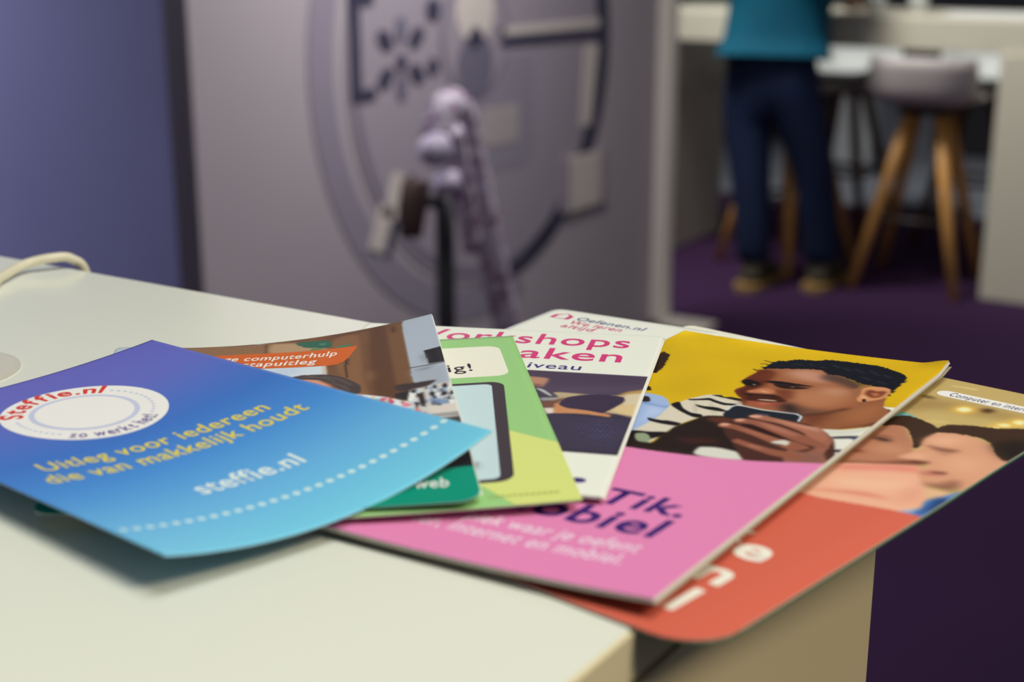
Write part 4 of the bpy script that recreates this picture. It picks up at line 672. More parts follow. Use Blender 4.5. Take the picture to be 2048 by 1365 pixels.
        ('p', (97, 97, 148), 0.2, 0.9, 0, 0, [(94, 106.4), (94.5, 106.5), (94.6, 107.2), (94.1, 107.2)]),
        ('p', (91, 91, 135), 0.2, 0.9, 0, 0, [(94.8, 108.3), (95.3, 108.3), (95.5, 109.1), (95, 109.1)]),
        ('p', (84, 84, 124), 0.2, 0.9, 0, 0, [(94.6, 110.3), (95.1, 110.4), (95.2, 111.1), (94.7, 111.1)]),
        ('p', (79, 79, 114), 0.2, 0.9, 0, 0, [(95.4, 112.2), (95.9, 112.2), (96, 112.9), (95.6, 112.9)]),
        ('p', (75, 75, 107), 0.2, 0.9, 0, 0, [(95.2, 114.2), (95.7, 114.2), (95.8, 114.9), (95.3, 115)]),
        ('p', (87, 87, 128), 0.2, 0.9, 0, 0, [(92.8, 90), (93.3, 90.1), (93.4, 90.9), (92.9, 90.9)]),
        ('p', (94, 94, 142), 0.2, 0.9, 0, 0, [(93.6, 92), (94.2, 92.1), (94.3, 92.9), (93.8, 92.9)]),
        ('p', (102, 102, 157), 0.2, 0.9, 0, 0, [(93.4, 94.2), (93.9, 94.3), (94.1, 95.1), (93.6, 95.1)]),
        ('p', (109, 109, 170), 0.2, 0.9, 0, 0, [(94.3, 96.2), (94.8, 96.3), (95, 97), (94.4, 97.1)]),
        ('p', (114, 114, 180), 0.2, 0.9, 0, 0, [(94, 98.4), (94.6, 98.5), (94.7, 99.2), (94.2, 99.2)]),
        ('p', (116, 116, 183), 0.2, 0.9, 0, 0, [(94.9, 100.3), (95.4, 100.4), (95.6, 101.1), (95.1, 101.2)]),
        ('p', (114, 114, 180), 0.2, 0.9, 0, 0, [(94.7, 102.5), (95.2, 102.5), (95.3, 103.3), (94.8, 103.3)]),
        ('p', (109, 109, 170), 0.2, 0.9, 0, 0, [(95.5, 104.3), (96, 104.4), (96.2, 105.1), (95.7, 105.2)]),
        ('p', (102, 102, 157), 0.2, 0.9, 0, 0, [(95.3, 106.4), (95.8, 106.5), (95.9, 107.2), (95.4, 107.3)]),
        ('p', (94, 94, 142), 0.2, 0.9, 0, 0, [(96.1, 108.3), (96.6, 108.4), (96.8, 109.1), (96.3, 109.1)]),
        ('p', (87, 87, 128), 0.2, 0.9, 0, 0, [(95.9, 110.4), (96.4, 110.4), (96.5, 111.1), (96, 111.2)]),
        ('p', (81, 81, 117), 0.2, 0.9, 0, 0, [(96.7, 112.2), (97.2, 112.2), (97.3, 112.9), (96.8, 113)]),
        ('p', (76, 76, 109), 0.2, 0.9, 0, 0, [(96.4, 114.2), (96.9, 114.2), (97.1, 114.9), (96.6, 115)]),
        ('p', (89, 89, 132), 0.2, 0.9, 0, 0, [(94.1, 90), (94.7, 90.1), (94.8, 90.9), (94.3, 90.9)]),
        ('p', (97, 97, 147), 0.2, 0.9, 0, 0, [(95, 92), (95.5, 92.1), (95.7, 92.9), (95.2, 92.9)]),
        ('p', (106, 106, 163), 0.2, 0.9, 0, 0, [(94.7, 94.3), (95.3, 94.3), (95.4, 95.1), (94.9, 95.1)]),
        ('p', (113, 113, 178), 0.2, 0.9, 0, 0, [(95.6, 96.2), (96.1, 96.3), (96.3, 97.1), (95.8, 97.1)]),
        ('p', (119, 119, 189), 0.2, 0.9, 0, 0, [(95.4, 98.4), (95.9, 98.5), (96, 99.2), (95.5, 99.3)]),
        ('p', (121, 121, 192), 0.2, 0.9, 0, 0, [(96.2, 100.3), (96.7, 100.4), (96.9, 101.2), (96.4, 101.2)]),
        ('p', (119, 119, 189), 0.2, 0.9, 0, 0, [(96, 102.5), (96.5, 102.5), (96.6, 103.3), (96.1, 103.3)]),
        ('p', (113, 113, 178), 0.2, 0.9, 0, 0, [(96.8, 104.4), (97.3, 104.4), (97.5, 105.2), (97, 105.2)]),
        ('p', (106, 106, 163), 0.2, 0.9, 0, 0, [(96.6, 106.5), (97.1, 106.5), (97.2, 107.3), (96.7, 107.3)]),
        ('p', (97, 97, 147), 0.2, 0.9, 0, 0, [(97.4, 108.3), (97.9, 108.4), (98, 109.1), (97.5, 109.1)]),
        ('p', (89, 89, 132), 0.2, 0.9, 0, 0, [(97.1, 110.4), (97.7, 110.4), (97.8, 111.1), (97.3, 111.2)]),
        ('p', (82, 82, 119), 0.2, 0.9, 0, 0, [(98, 112.2), (98.5, 112.2), (98.6, 112.9), (98.1, 113)]),
        ('p', (77, 77, 110), 0.2, 0.9, 0, 0, [(97.7, 114.2), (98.2, 114.3), (98.3, 115), (97.9, 115)]),
        ('p', (89, 89, 133), 0.2, 0.9, 0, 0, [(95.5, 90.1), (96, 90.1), (96.1, 90.9), (95.6, 91)]),
        ('p', (98, 98, 149), 0.2, 0.9, 0, 0, [(96.3, 92.1), (96.9, 92.1), (97, 92.9), (96.5, 92.9)]),
        ('p', (107, 107, 166), 0.2, 0.9, 0, 0, [(96.1, 94.3), (96.6, 94.4), (96.8, 95.1), (96.2, 95.2)]),
        ('p', (115, 115, 181), 0.2, 0.9, 0, 0, [(96.9, 96.3), (97.5, 96.3), (97.6, 97.1), (97.1, 97.1)]),
        ('p', (121, 121, 192), 0.2, 0.9, 0, 0, [(96.7, 98.4), (97.2, 98.5), (97.3, 99.3), (96.8, 99.3)]),
        ('p', (123, 123, 196), 0.2, 0.9, 0, 0, [(97.5, 100.4), (98.1, 100.4), (98.2, 101.2), (97.7, 101.2)]),
        ('p', (121, 121, 192), 0.2, 0.9, 0, 0, [(97.3, 102.5), (97.8, 102.6), (97.9, 103.3), (97.4, 103.3)]),
        ('p', (115, 115, 181), 0.2, 0.9, 0, 0, [(98.1, 104.4), (98.6, 104.4), (98.8, 105.2), (98.3, 105.2)]),
        ('p', (107, 107, 166), 0.2, 0.9, 0, 0, [(97.9, 106.5), (98.4, 106.5), (98.5, 107.3), (98, 107.3)]),
        ('p', (98, 98, 149), 0.2, 0.9, 0, 0, [(98.7, 108.3), (99.2, 108.4), (99.3, 109.1), (98.8, 109.1)]),
        ('p', (89, 89, 133), 0.2, 0.9, 0, 0, [(98.4, 110.4), (98.9, 110.4), (99.1, 111.2), (98.6, 111.2)]),
        ('p', (82, 82, 120), 0.2, 0.9, 0, 0, [(99.2, 112.2), (99.7, 112.2), (99.9, 113), (99.4, 113)]),
        ('p', (77, 77, 110), 0.2, 0.9, 0, 0, [(99, 114.2), (99.5, 114.3), (99.6, 115), (99.1, 115)]),
        ('p', (89, 89, 132), 0.2, 0.9, 0, 0, [(96.8, 90.1), (97.4, 90.2), (97.5, 91), (97, 91)]),
        ('p', (97, 97, 147), 0.2, 0.9, 0, 0, [(97.7, 92.1), (98.2, 92.2), (98.4, 93), (97.8, 93)]),
        ('p', (106, 106, 163), 0.2, 0.9, 0, 0, [(97.4, 94.3), (97.9, 94.4), (98.1, 95.2), (97.6, 95.2)]),
        ('p', (113, 113, 178), 0.2, 0.9, 0, 0, [(98.3, 96.3), (98.8, 96.4), (98.9, 97.1), (98.4, 97.1)]),
        ('p', (119, 119, 189), 0.2, 0.9, 0, 0, [(98, 98.5), (98.5, 98.5), (98.7, 99.3), (98.2, 99.3)]),
        ('p', (121, 121, 192), 0.2, 0.9, 0, 0, [(98.9, 100.4), (99.4, 100.5), (99.5, 101.2), (99, 101.2)]),
        ('p', (119, 119, 189), 0.2, 0.9, 0, 0, [(98.6, 102.5), (99.1, 102.6), (99.2, 103.3), (98.7, 103.4)]),
        ('p', (113, 113, 178), 0.2, 0.9, 0, 0, [(99.4, 104.4), (99.9, 104.5), (100.1, 105.2), (99.6, 105.2)]),
        ('p', (106, 106, 163), 0.2, 0.9, 0, 0, [(99.2, 106.5), (99.7, 106.6), (99.8, 107.3), (99.3, 107.3)]),
        ('p', (97, 97, 147), 0.2, 0.9, 0, 0, [(100, 108.3), (100.5, 108.4), (100.6, 109.1), (100.1, 109.1)]),
        ('p', (89, 89, 132), 0.2, 0.9, 0, 0, [(99.7, 110.4), (100.2, 110.5), (100.3, 111.2), (99.8, 111.2)]),
        ('p', (82, 82, 119), 0.2, 0.9, 0, 0, [(100.5, 112.2), (101, 112.3), (101.1, 113), (100.7, 113)]),
        ('p', (77, 77, 110), 0.2, 0.9, 0, 0, [(100.2, 114.2), (100.8, 114.3), (100.9, 115), (100.4, 115)]),
        ('p', (87, 87, 128), 0.2, 0.9, 0, 0, [(98.2, 90.1), (98.7, 90.2), (98.8, 91), (98.3, 91)]),
        ('p', (94, 94, 142), 0.2, 0.9, 0, 0, [(99, 92.1), (99.6, 92.2), (99.7, 93), (99.2, 93)]),
        ('p', (102, 102, 157), 0.2, 0.9, 0, 0, [(98.8, 94.4), (99.3, 94.4), (99.4, 95.2), (98.9, 95.2)]),
        ('p', (109, 109, 170), 0.2, 0.9, 0, 0, [(99.6, 96.3), (100.1, 96.4), (100.3, 97.2), (99.7, 97.2)]),
        ('p', (114, 114, 180), 0.2, 0.9, 0, 0, [(99.3, 98.5), (99.9, 98.6), (100, 99.3), (99.5, 99.3)]),
        ('p', (116, 116, 183), 0.2, 0.9, 0, 0, [(100.2, 100.4), (100.7, 100.5), (100.8, 101.2), (100.3, 101.2)]),
        ('p', (114, 114, 180), 0.2, 0.9, 0, 0, [(99.9, 102.5), (100.4, 102.6), (100.5, 103.4), (100, 103.4)]),
        ('p', (109, 109, 170), 0.2, 0.9, 0, 0, [(100.7, 104.4), (101.2, 104.5), (101.4, 105.2), (100.9, 105.2)]),
        ('p', (102, 102, 157), 0.2, 0.9, 0, 0, [(100.4, 106.5), (101, 106.6), (101.1, 107.3), (100.6, 107.3)]),
        ('p', (94, 94, 142), 0.2, 0.9, 0, 0, [(101.3, 108.4), (101.8, 108.4), (101.9, 109.1), (101.4, 109.2)]),
        ('p', (87, 87, 128), 0.2, 0.9, 0, 0, [(101, 110.4), (101.5, 110.5), (101.6, 111.2), (101.1, 111.2)]),
        ('p', (81, 81, 117), 0.2, 0.9, 0, 0, [(101.8, 112.2), (102.3, 112.3), (102.4, 113), (101.9, 113)]),
        ('p', (76, 76, 109), 0.2, 0.9, 0, 0, [(101.5, 114.2), (102, 114.3), (102.1, 115), (101.7, 115)]),
        ('p', (84, 84, 124), 0.2, 0.9, 0, 0, [(99.5, 90.2), (100, 90.2), (100.2, 91), (99.7, 91.1)]),
        ('p', (91, 91, 135), 0.2, 0.9, 0, 0, [(100.4, 92.2), (100.9, 92.2), (101, 93), (100.5, 93)]),
        ('p', (97, 97, 148), 0.2, 0.9, 0, 0, [(100.1, 94.4), (100.6, 94.5), (100.7, 95.2), (100.2, 95.3)]),
        ('p', (103, 103, 159), 0.2, 0.9, 0, 0, [(100.9, 96.3), (101.4, 96.4), (101.6, 97.2), (101.1, 97.2)]),
        ('p', (108, 108, 167), 0.2, 0.9, 0, 0, [(100.6, 98.5), (101.2, 98.6), (101.3, 99.3), (100.8, 99.4)]),
        ('p', (109, 109, 170), 0.2, 0.9, 0, 0, [(101.5, 100.4), (102, 100.5), (102.1, 101.2), (101.6, 101.3)]),
        ('p', (108, 108, 167), 0.2, 0.9, 0, 0, [(101.2, 102.6), (101.7, 102.6), (101.8, 103.4), (101.3, 103.4)]),
        ('p', (103, 103, 159), 0.2, 0.9, 0, 0, [(102, 104.4), (102.5, 104.5), (102.7, 105.2), (102.2, 105.3)]),
        ('p', (97, 97, 148), 0.2, 0.9, 0, 0, [(101.7, 106.5), (102.2, 106.6), (102.4, 107.3), (101.9, 107.3)]),
        ('p', (91, 91, 135), 0.2, 0.9, 0, 0, [(102.5, 108.4), (103, 108.4), (103.2, 109.1), (102.7, 109.2)]),
        ('p', (84, 84, 124), 0.2, 0.9, 0, 0, [(102.3, 110.4), (102.8, 110.5), (102.9, 111.2), (102.4, 111.2)]),
        ('p', (79, 79, 114), 0.2, 0.9, 0, 0, [(103.1, 112.2), (103.6, 112.3), (103.7, 113), (103.2, 113)]),
        ('p', (75, 75, 107), 0.2, 0.9, 0, 0, [(102.8, 114.2), (103.3, 114.3), (103.4, 115), (102.9, 115)]),
        ('p', (81, 81, 118), 0.2, 0.9, 0, 0, [(100.9, 90.2), (101.4, 90.3), (101.5, 91.1), (101, 91.1)]),
        ('p', (86, 86, 127), 0.2, 0.9, 0, 0, [(101.7, 92.2), (102.2, 92.3), (102.4, 93.1), (101.8, 93.1)]),
        ('p', (92, 92, 137), 0.2, 0.9, 0, 0, [(101.4, 94.4), (101.9, 94.5), (102.1, 95.3), (101.6, 95.3)]),
        ('p', (96, 96, 146), 0.2, 0.9, 0, 0, [(102.2, 96.4), (102.8, 96.4), (102.9, 97.2), (102.4, 97.2)]),
        ('p', (100, 100, 153), 0.2, 0.9, 0, 0, [(102, 98.5), (102.5, 98.6), (102.6, 99.4), (102.1, 99.4)]),
        ('p', (101, 101, 155), 0.2, 0.9, 0, 0, [(102.8, 100.5), (103.3, 100.5), (103.4, 101.3), (102.9, 101.3)]),
        ('p', (100, 100, 153), 0.2, 0.9, 0, 0, [(102.5, 102.6), (103, 102.6), (103.1, 103.4), (102.6, 103.4)]),
        ('p', (96, 96, 146), 0.2, 0.9, 0, 0, [(103.3, 104.5), (103.8, 104.5), (103.9, 105.3), (103.4, 105.3)]),
        ('p', (92, 92, 137), 0.2, 0.9, 0, 0, [(103, 106.5), (103.5, 106.6), (103.7, 107.3), (103.2, 107.4)]),
        ('p', (81, 81, 118), 0.2, 0.9, 0, 0, [(103.5, 110.4), (104, 110.5), (104.2, 111.2), (103.7, 111.2)]),
        ('p', (78, 78, 112), 0.2, 0.9, 0, 0, [(102.2, 90.2), (102.7, 90.3), (102.9, 91.1), (102.3, 91.1)]),
        ('p', (82, 82, 119), 0.2, 0.9, 0, 0, [(103, 92.2), (103.6, 92.3), (103.7, 93.1), (103.2, 93.1)]),
        ('p', (86, 86, 127), 0.2, 0.9, 0, 0, [(102.7, 94.5), (103.3, 94.5), (103.4, 95.3), (102.9, 95.3)]),
        ('p', (90, 90, 133), 0.2, 0.9, 0, 0, [(103.6, 96.4), (104.1, 96.5), (104.2, 97.2), (103.7, 97.3)]),
        ('p', (92, 92, 138), 0.2, 0.9, 0, 0, [(103.3, 98.6), (103.8, 98.6), (103.9, 99.4), (103.4, 99.4)]),
        ('p', (93, 93, 140), 0.2, 0.9, 0, 0, [(104.1, 100.5), (104.6, 100.5), (104.7, 101.3), (104.2, 101.3)]),
        ('p', (92, 92, 138), 0.2, 0.9, 0, 0, [(103.8, 102.6), (104.3, 102.7), (104.4, 103.4), (103.9, 103.4)]),
        ('p', (76, 76, 108), 0.2, 0.9, 0, 0, [(103.5, 90.3), (104.1, 90.4), (104.2, 91.1), (103.7, 91.2)]),
        ('p', (78, 78, 112), 0.2, 0.9, 0, 0, [(104.4, 92.3), (104.9, 92.3), (105, 93.1), (104.5, 93.1)]),
        ('p', (81, 81, 118), 0.2, 0.9, 0, 0, [(104.1, 94.5), (104.6, 94.6), (104.7, 95.3), (104.2, 95.3)]),
    ],
}

# =====================================================================================
# the setting
# =====================================================================================
HALL = mat('hall_floor_grey', (150, 156, 168), 0.6, noise=0.08, scale=3)
CARPET = mat('purple_carpet', (60, 37, 70), 0.95, 0.1, noise=0.14, scale=120, bump=0.4)
tag(box('floor', (-9, -4, -0.06), (9, 14, -0.012), HALL), kind='structure')
tag(box('floor_carpet', (-5.2, -1.5, -0.0115), (3.0, 6.49, 0.0), CARPET), kind='structure')
BLUEPANEL = mat('blue_grey_fabric', (112, 112, 152), 0.75, 0.3, noise=0.04, scale=2.5)
LILAC = mat('lilac_grey_print', (176, 168, 176), 0.6, 0.3, noise=0.03, scale=2.0)
DARKPOST = mat('dark_profile', (72, 64, 76), 0.5)
WHITE = mat('white_laminate', (246, 240, 228), 0.45)
tag(box('wall_front', (-5.0, 2.0615, 0), (-2.1275, 2.12, 2.4), BLUEPANEL), kind='structure')
tag(box('trim_1', (-2.127, 2.047, 0), (-2.0705, 2.060, 2.42), DARKPOST, bevel=0.002), kind='structure')
wall = tag(box('wall_right', (-2.127, 2.0605, 0), (-2.072, 4.09, 2.4), LILAC), kind='structure')
tag(box('trim_2', (-2.131, 4.0905, 0), (-2.025, 4.145, 2.42), WHITE, bevel=0.004), kind='structure')
tag(box('trim_3', (-2.02, 4.05, 0), (-1.86, 4.16, 0.012), WHITE, bevel=0.003), kind='structure')
tag(box('wall_back', (-9, 12.0, 0), (9, 12.1, 4.0), mat('hall_back_grey', (92, 92, 104), 0.8, noise=0.1, scale=1.5)), kind='structure')

# the printed graphic on the lilac wall: plates on the plane x = -2.072, y runs along the wall
def wall_plate(name, outline, m, depth=0.004, base=0.0):
    bm = plate_bm(outline, depth, (-2.072 + base, 0, 0), (0, 1, 0), (0, 0, 1))
    return from_bm(name, bm, m, wall)
def disc(cy, cz, r, n=56, r2=None, a0=0.0, a1=2 * math.pi):
    return [(cy + r * math.cos(a), cz + (r2 or r) * math.sin(a)) for a in np.linspace(a0, a1, n, endpoint=(a1 - a0 < 6.2))]
def band(cy, cz, r0, r1, a0, a1, n=48):
    A = np.linspace(a0, a1, n)
    return [(cy + r1 * math.cos(a), cz + r1 * math.sin(a)) for a in A] + [(cy + r0 * math.cos(a), cz + r0 * math.sin(a)) for a in A[::-1]]
G_DISC = mat('graphic_grey_disc', (158, 150, 162), 0.6, 0.3)
G_OUT = mat('graphic_outer_ring', (146, 140, 156), 0.6, 0.3)
G_DARK = mat('graphic_dark_slate', (62, 60, 82), 0.6, 0.3)
G_MID = mat('graphic_mid_slate', (112, 108, 126), 0.6, 0.3)
G_PALE = mat('graphic_pale_cream', (208, 200, 194), 0.6, 0.3)
G_LINE = mat('graphic_soft_line', (126, 120, 138), 0.6, 0.3)
CYc, CZc = 3.14, 0.945
wall_plate('graphic_outer_ring', band(CYc - 0.03, CZc, 0.612, 0.70, R(90), R(285)), G_OUT, 0.003)
wall_plate('graphic_disc', disc(CYc, CZc, 0.605), G_DISC, 0.004)
wall_plate('graphic_ring_line', band(CYc, CZc, 0.565, 0.585, R(150), R(300)), G_LINE, 0.002, 0.004)
# dark crescent along the right-hand rim of the disc
A = np.linspace(R(-95), R(70), 60)
thick = 0.004 + 0.072 * np.maximum(np.sin((A - A[0]) / (A[-1] - A[0]) * math.pi), 0.0) ** 0.6
cres = [(CYc + 0.625 * math.cos(a), CZc + 0.625 * math.sin(a)) for a in A]
cres += [(CYc + (0.625 - k) * math.cos(a), CZc + (0.625 - k) * math.sin(a)) for a, k in zip(A[::-1], thick[::-1])]
wall_plate('graphic_crescent', cres, G_DARK, 0.006, 0.0)
# square bracket
wall_plate('graphic_bracket', [(2.553, 0.87), (2.64, 0.87), (2.64, 0.895), (2.588, 0.895), (2.588, 1.085), (2.64, 1.085), (2.64, 1.11), (2.553, 1.11)], G_DARK, 0.005, 0.004)
# six petals round a centre
FY, FZ = 2.744, 0.957
def petal(a, r0, r1, w):
    ca, sa = math.cos(a), math.sin(a)
    pts = [(r0, -w * .5), (r0 + (r1 - r0) * .5, -w), (r1, -w * .55), (r1, w * .55), (r0 + (r1 - r0) * .5, w), (r0, w * .5)]
    return [(FY + x * ca - y * sa, FZ + x * sa + y * ca) for x, y in pts]
for a, r0, r1 in ((90, .035, .095), (-90, .035, .10), (35, .045, .105), (145, .045, .105), (-35, .045, .105), (-145, .045, .105)):
    wall_plate('graphic_petal', petal(R(a), r0, r1, 0.022), G_DARK if a not in (90, -90) else G_MID, 0.004, 0.004)
wall_plate('graphic_dot', disc(FY, FZ - .012, 0.02, 20), G_DARK, 0.004, 0.004)
wall_plate('graphic_dot', disc(2.876, 1.062, 0.028, 20), G_DARK, 0.004, 0.004)
wall_plate('graphic_dot', disc(2.872, 0.926, 0.022, 20), G_DARK, 0.004, 0.004)
# dial with two stacked discs, the bar and the small panels
wall_plate('graphic_dial', disc(3.06, 0.985, 0.155, r2=0.16), G_LINE, 0.002, 0.004)
wall_plate('graphic_dial_face', disc(3.06, 0.985, 0.137, r2=0.142), G_DISC, 0.003, 0.004)
wall_plate('graphic_dial_upper', disc(3.055, 1.055, 0.085), G_PALE, 0.004, 0.0045)
wall_plate('graphic_dial_lower', disc(3.055, 0.915, 0.082), G_MID, 0.004, 0.0045)
wall_plate('graphic_dial_hub', disc(3.055, 0.985, 0.028, 24), G_DARK, 0.005, 0.005)
wall_plate('graphic_bar', [(3.17, 0.955), (3.70, 0.945), (3.70, 0.972), (3.17, 0.978)], G_DARK, 0.004, 0.004)
wall_plate('graphic_bar_edge', [(3.17, 0.985), (3.70, 0.978), (3.70, 1.005), (3.17, 1.003)], G_PALE, 0.003, 0.004)
wall_plate('graphic_panel', [(2.98, 0.63), (3.30, 0.63), (3.34, 0.66), (3.34, 0.93), (3.22, 0.93), (3.0, 0.82)], G_OUT, 0.0015, 0.004)
wall_plate('graphic_label', [(3.08, 0.70), (3.26, 0.70), (3.26, 0.80), (3.08, 0.80)], mat('graphic_label', (172, 165, 165), .6, .3), 0.002, 0.0056)
wall_plate('graphic_stripe', [(3.60, 0.70), (3.66, 0.70), (3.70, 0.93), (3.62, 0.93)], G_PALE, 0.003, 0.004)
for y0, y1, z0, z1, nm in ((3.485, 3.755, 0.462, 0.618, 'graphic_box'),):
    for j in range(6):
        w = (y1 - y0) / 6
        wall_plate(nm, [(y0 + j * w, z0), (y0 + (j + 1) * w - .006, z0), (y0 + (j + 1) * w - .006, z1), (y0 + j * w, z1)], G_PALE if j % 5 else G_DISC, 0.012 + 0.002 * (j % 2), 0.006)
for dy, dz in ((0, 0), (0.055, 0.07)):
    wall_plate('graphic_tag', [(2.60 + dy, 0.52 + dz), (2.65 + dy, 0.50 + dz), (2.70 + dy, 0.60 + dz), (2.65 + dy, 0.62 + dz)], G_PALE, 0.004, 0.004)
    wall_plate('graphic_tag_bar', [(2.665 + dy, 0.49 + dz), (2.685 + dy, 0.485 + dz), (2.735 + dy, 0.60 + dz), (2.712 + dy, 0.605 + dz)], G_DARK, 0.003, 0.004)  # dark printed bar beside each pale tag

# =====================================================================================
# the counter
# =====================================================================================
CXR, CYF = -0.1245, 0.4038
TOP = mat('cream_worktop', (238, 242, 232), 0.2, 0.5, noise=0.012, scale=6)
SIDE = mat('beige_side_panel', (220, 207, 172), 0.5, 0.4)
GROOVE = mat('brown_groove', (96, 76, 44), 0.7)
counter = empty('counter', (-0.75, 0.0, 0), 'cream topped counter with beige side panel carrying the leaflets', 'counter')
def cbox(name, lo, hi, m, bevel=0.0, parent=counter):
    off = Vector(counter.location)
    return box(name, Vector(lo) - off, Vector(hi) - off, m, parent, bevel)
top = cbox('worktop', (-1.75, -0.55, COUNTER - 0.0118), (CXR, CYF, COUNTER), TOP)
cbox('worktop_edge_band', (CXR, -0.55, COUNTER - 0.0116), (CXR + 0.0012, CYF, COUNTER - 0.0006), SIDE)
cbox('shadow_gap', (-1.73, -0.53, COUNTER - 0.0148), (CXR - 0.002, CYF - 0.003, COUNTER - 0.0119), GROOVE)
cbox('end_panel', (CXR - 0.02, -0.545, 0.0), (CXR + 0.0005, CYF, COUNTER - 0.0149), SIDE)
cbox('front_panel', (-1.73, CYF - 0.022, 0.0), (CXR - 0.0205, CYF - 0.002, COUNTER - 0.0149), SIDE)
cbox('end_panel', (-1.75, -0.545, 0.0), (-1.7305, CYF, COUNTER - 0.0149), SIDE)

# =====================================================================================
# leaflets
# =====================================================================================
NOISE = np.random.RandomState(7)
def blur(a, sigma):
    if sigma < 0.3:
        return a
    n = max(1, int(math.ceil(sigma * 2.6)))
    k = np.exp(-0.5 * (np.arange(-n, n + 1) / sigma) ** 2)
    k /= k.sum()
    for ax in (0, 1):
        p = np.pad(a, [(n, n) if i == ax else (0, 0) for i in range(2)], mode='edge')
        a = sum(k[i] * (p[i:i + a.shape[0], :] if ax == 0 else p[:, i:i + a.shape[1]]) for i in range(2 * n + 1))
    return a
def catmull(P, per=4, k=0.36):
    P = np.asarray(P, float)
    a, b, c, d = np.roll(P, 1, 0), P, np.roll(P, -1, 0), np.roll(P, -2, 0)
    out = []
    for i in range(per):
        t = i / per
        h1, h2, h3, h4 = 2 * t ** 3 - 3 * t ** 2 + 1, -2 * t ** 3 + 3 * t ** 2, t ** 3 - 2 * t ** 2 + t, t ** 3 - t ** 2
        out.append(h1 * b + h2 * c + h3 * k * (c - a) + h4 * k * (d - b))
    return np.stack(out, 1).reshape(-1, 2)
class Picture:
    """Ink colours of a printed page, painted on a fine grid in print millimetres."""
    def __init__(self, w, l, res, base):
        self.res, self.w, self.l = res, w, l
        self.nx, self.ny = int(w * res) + 1, int(l * res) + 1
        self.a = np.zeros((self.ny, self.nx, 3)) + np.array(base, float)
    def paint(self, kind, col, soft, alpha, rough, width, pts):
        P = np.asarray(pts, float)
        r = self.res
        if kind == 'p':
            P = catmull(P) if len(P) > 4 else P
        pad = soft * 3 + width + 1.0 + rough * 2
        x0, x1 = max(0, int((P[:, 0].min() - pad) * r)), min(self.nx, int((P[:, 0].max() + pad) * r) + 2)
        y0, y1 = max(0, int((P[:, 1].min() - pad) * r)), min(self.ny, int((P[:, 1].max() + pad) * r) + 2)
        if x1 - x0 < 2 or y1 - y0 < 2:
            return
        X, Y = np.meshgrid(np.arange(x0, x1) / r, np.arange(y0, y1) / r)
        if kind == 'p':
            m = np.zeros(X.shape, bool)
            Q = np.roll(P, -1, 0)
            for (ax, ay), (bx, by) in zip(P, Q):
                if ay == by:
                    continue
                cross = ((ay > Y) != (by > Y)) & (X < (bx - ax) * (Y - ay) / (by - ay) + ax)
                m ^= cross
            m = m.astype(float)
        else:
            d = np.full(X.shape, 1e9)
            for (ax, ay), (bx, by) in zip(P, P[1:]):
                L = (bx - ax) ** 2 + (by - ay) ** 2 + 1e-9
                t = np.clip(((X - ax) * (bx - ax) + (Y - ay) * (by - ay)) / L, 0, 1)
                d = np.minimum(d, np.hypot(X - ax - t * (bx - ax), Y - ay - t * (by - ay)))
            m = np.clip((width / 2 - d) * r + 0.5, 0, 1)
        m = blur(m, max(soft, 0.1) * r)
        if rough:
            m = blur(m, 0.7 * rough * r)
            n = blur(NOISE.rand(*m.shape), 0.22 * r)
            n = (n - n.mean()) / (n.std() + 1e-6)
            n = n * smooth(m / 0.16) * smooth((1.02 - m) / 0.16)
            m = np.clip((m - 0.5 + n * 0.26 * rough) * 5 + 0.5, 0, 1)
        m = (m * alpha)[..., None]
        self.a[y0:y1, x0:x1] = self.a[y0:y1, x0:x1] * (1 - m) + np.array(col, float) * m
    def mottle(self, amount, size, rect=None):
        n = blur(NOISE.rand(self.ny // 4 + 2, self.nx // 4 + 2), size * self.res / 4)
        n = (n - n.mean()) / n.std()
        n = np.kron(n, np.ones((4, 4)))[:self.ny, :self.nx]
        n = blur(n, 2)
        self.a *= 1 + amount * n[..., None]
    def sample(self, x, y):
        fx, fy = np.clip(x * self.res, 0, self.nx - 1.001), np.clip(y * self.res, 0, self.ny - 1.001)
        ix, iy = fx.astype(int), fy.astype(int)
        tx, ty = (fx - ix)[..., None], (fy - iy)[..., None]
        a = self.a
        return (a[iy, ix] * (1 - tx) + a[iy, ix + 1] * tx) * (1 - ty) + (a[iy + 1, ix] * (1 - tx) + a[iy + 1, ix + 1] * tx) * ty
def ink_material():
    m = bpy.data.materials.new('printed_paper')
    m.use_nodes = True
    nt = m.node_tree
    b = nt.nodes['Principled BSDF']
    at = nt.nodes.new('ShaderNodeVertexColor')
    at.layer_name = 'ink'
    nt.links.new(at.outputs['Color'], b.inputs['Base Color'])
    b.inputs['Roughness'].default_value = 0.36
    b.inputs['Specular IOR Level'].default_value = 0.12
    return m
INK = ink_material()
PAPER = mat('white_paper', (236, 236, 230), 0.6, 0.3, noise=0.02, scale=200)
def ink(name, rgb, rough=0.36):
    return mat('ink_' + name, rgb, rough, 0.12, PRINT_GAIN)
def rounded(x, y, w, l, rad):
    """Pull grid points near the corners inwards so that the sheet gets round corners (TL, TR, BR, BL)."""
    rads = rad if hasattr(rad, '__len__') else (rad,) * 4
    x, y = x.copy(), y.copy()
    for r, sx, sy in zip(rads, (-1, 1, 1, -1), (-1, -1, 1, 1)):
        if r <= 0:
            continue
        cx, cy = (r if sx < 0 else w - r), (r if sy < 0 else l - r)
        u, v = (x - cx) * sx, (y - cy) * sy
        k = (u > 0) & (v > 0)
        uu, vv = u[k] / r, v[k] / r
        f = np.maximum(uu, vv) / np.maximum(np.hypot(uu, vv), 1e-9)
        x[k], y[k] = cx + sx * uu * f * r, cy + sy * vv * f * r
    return x, y
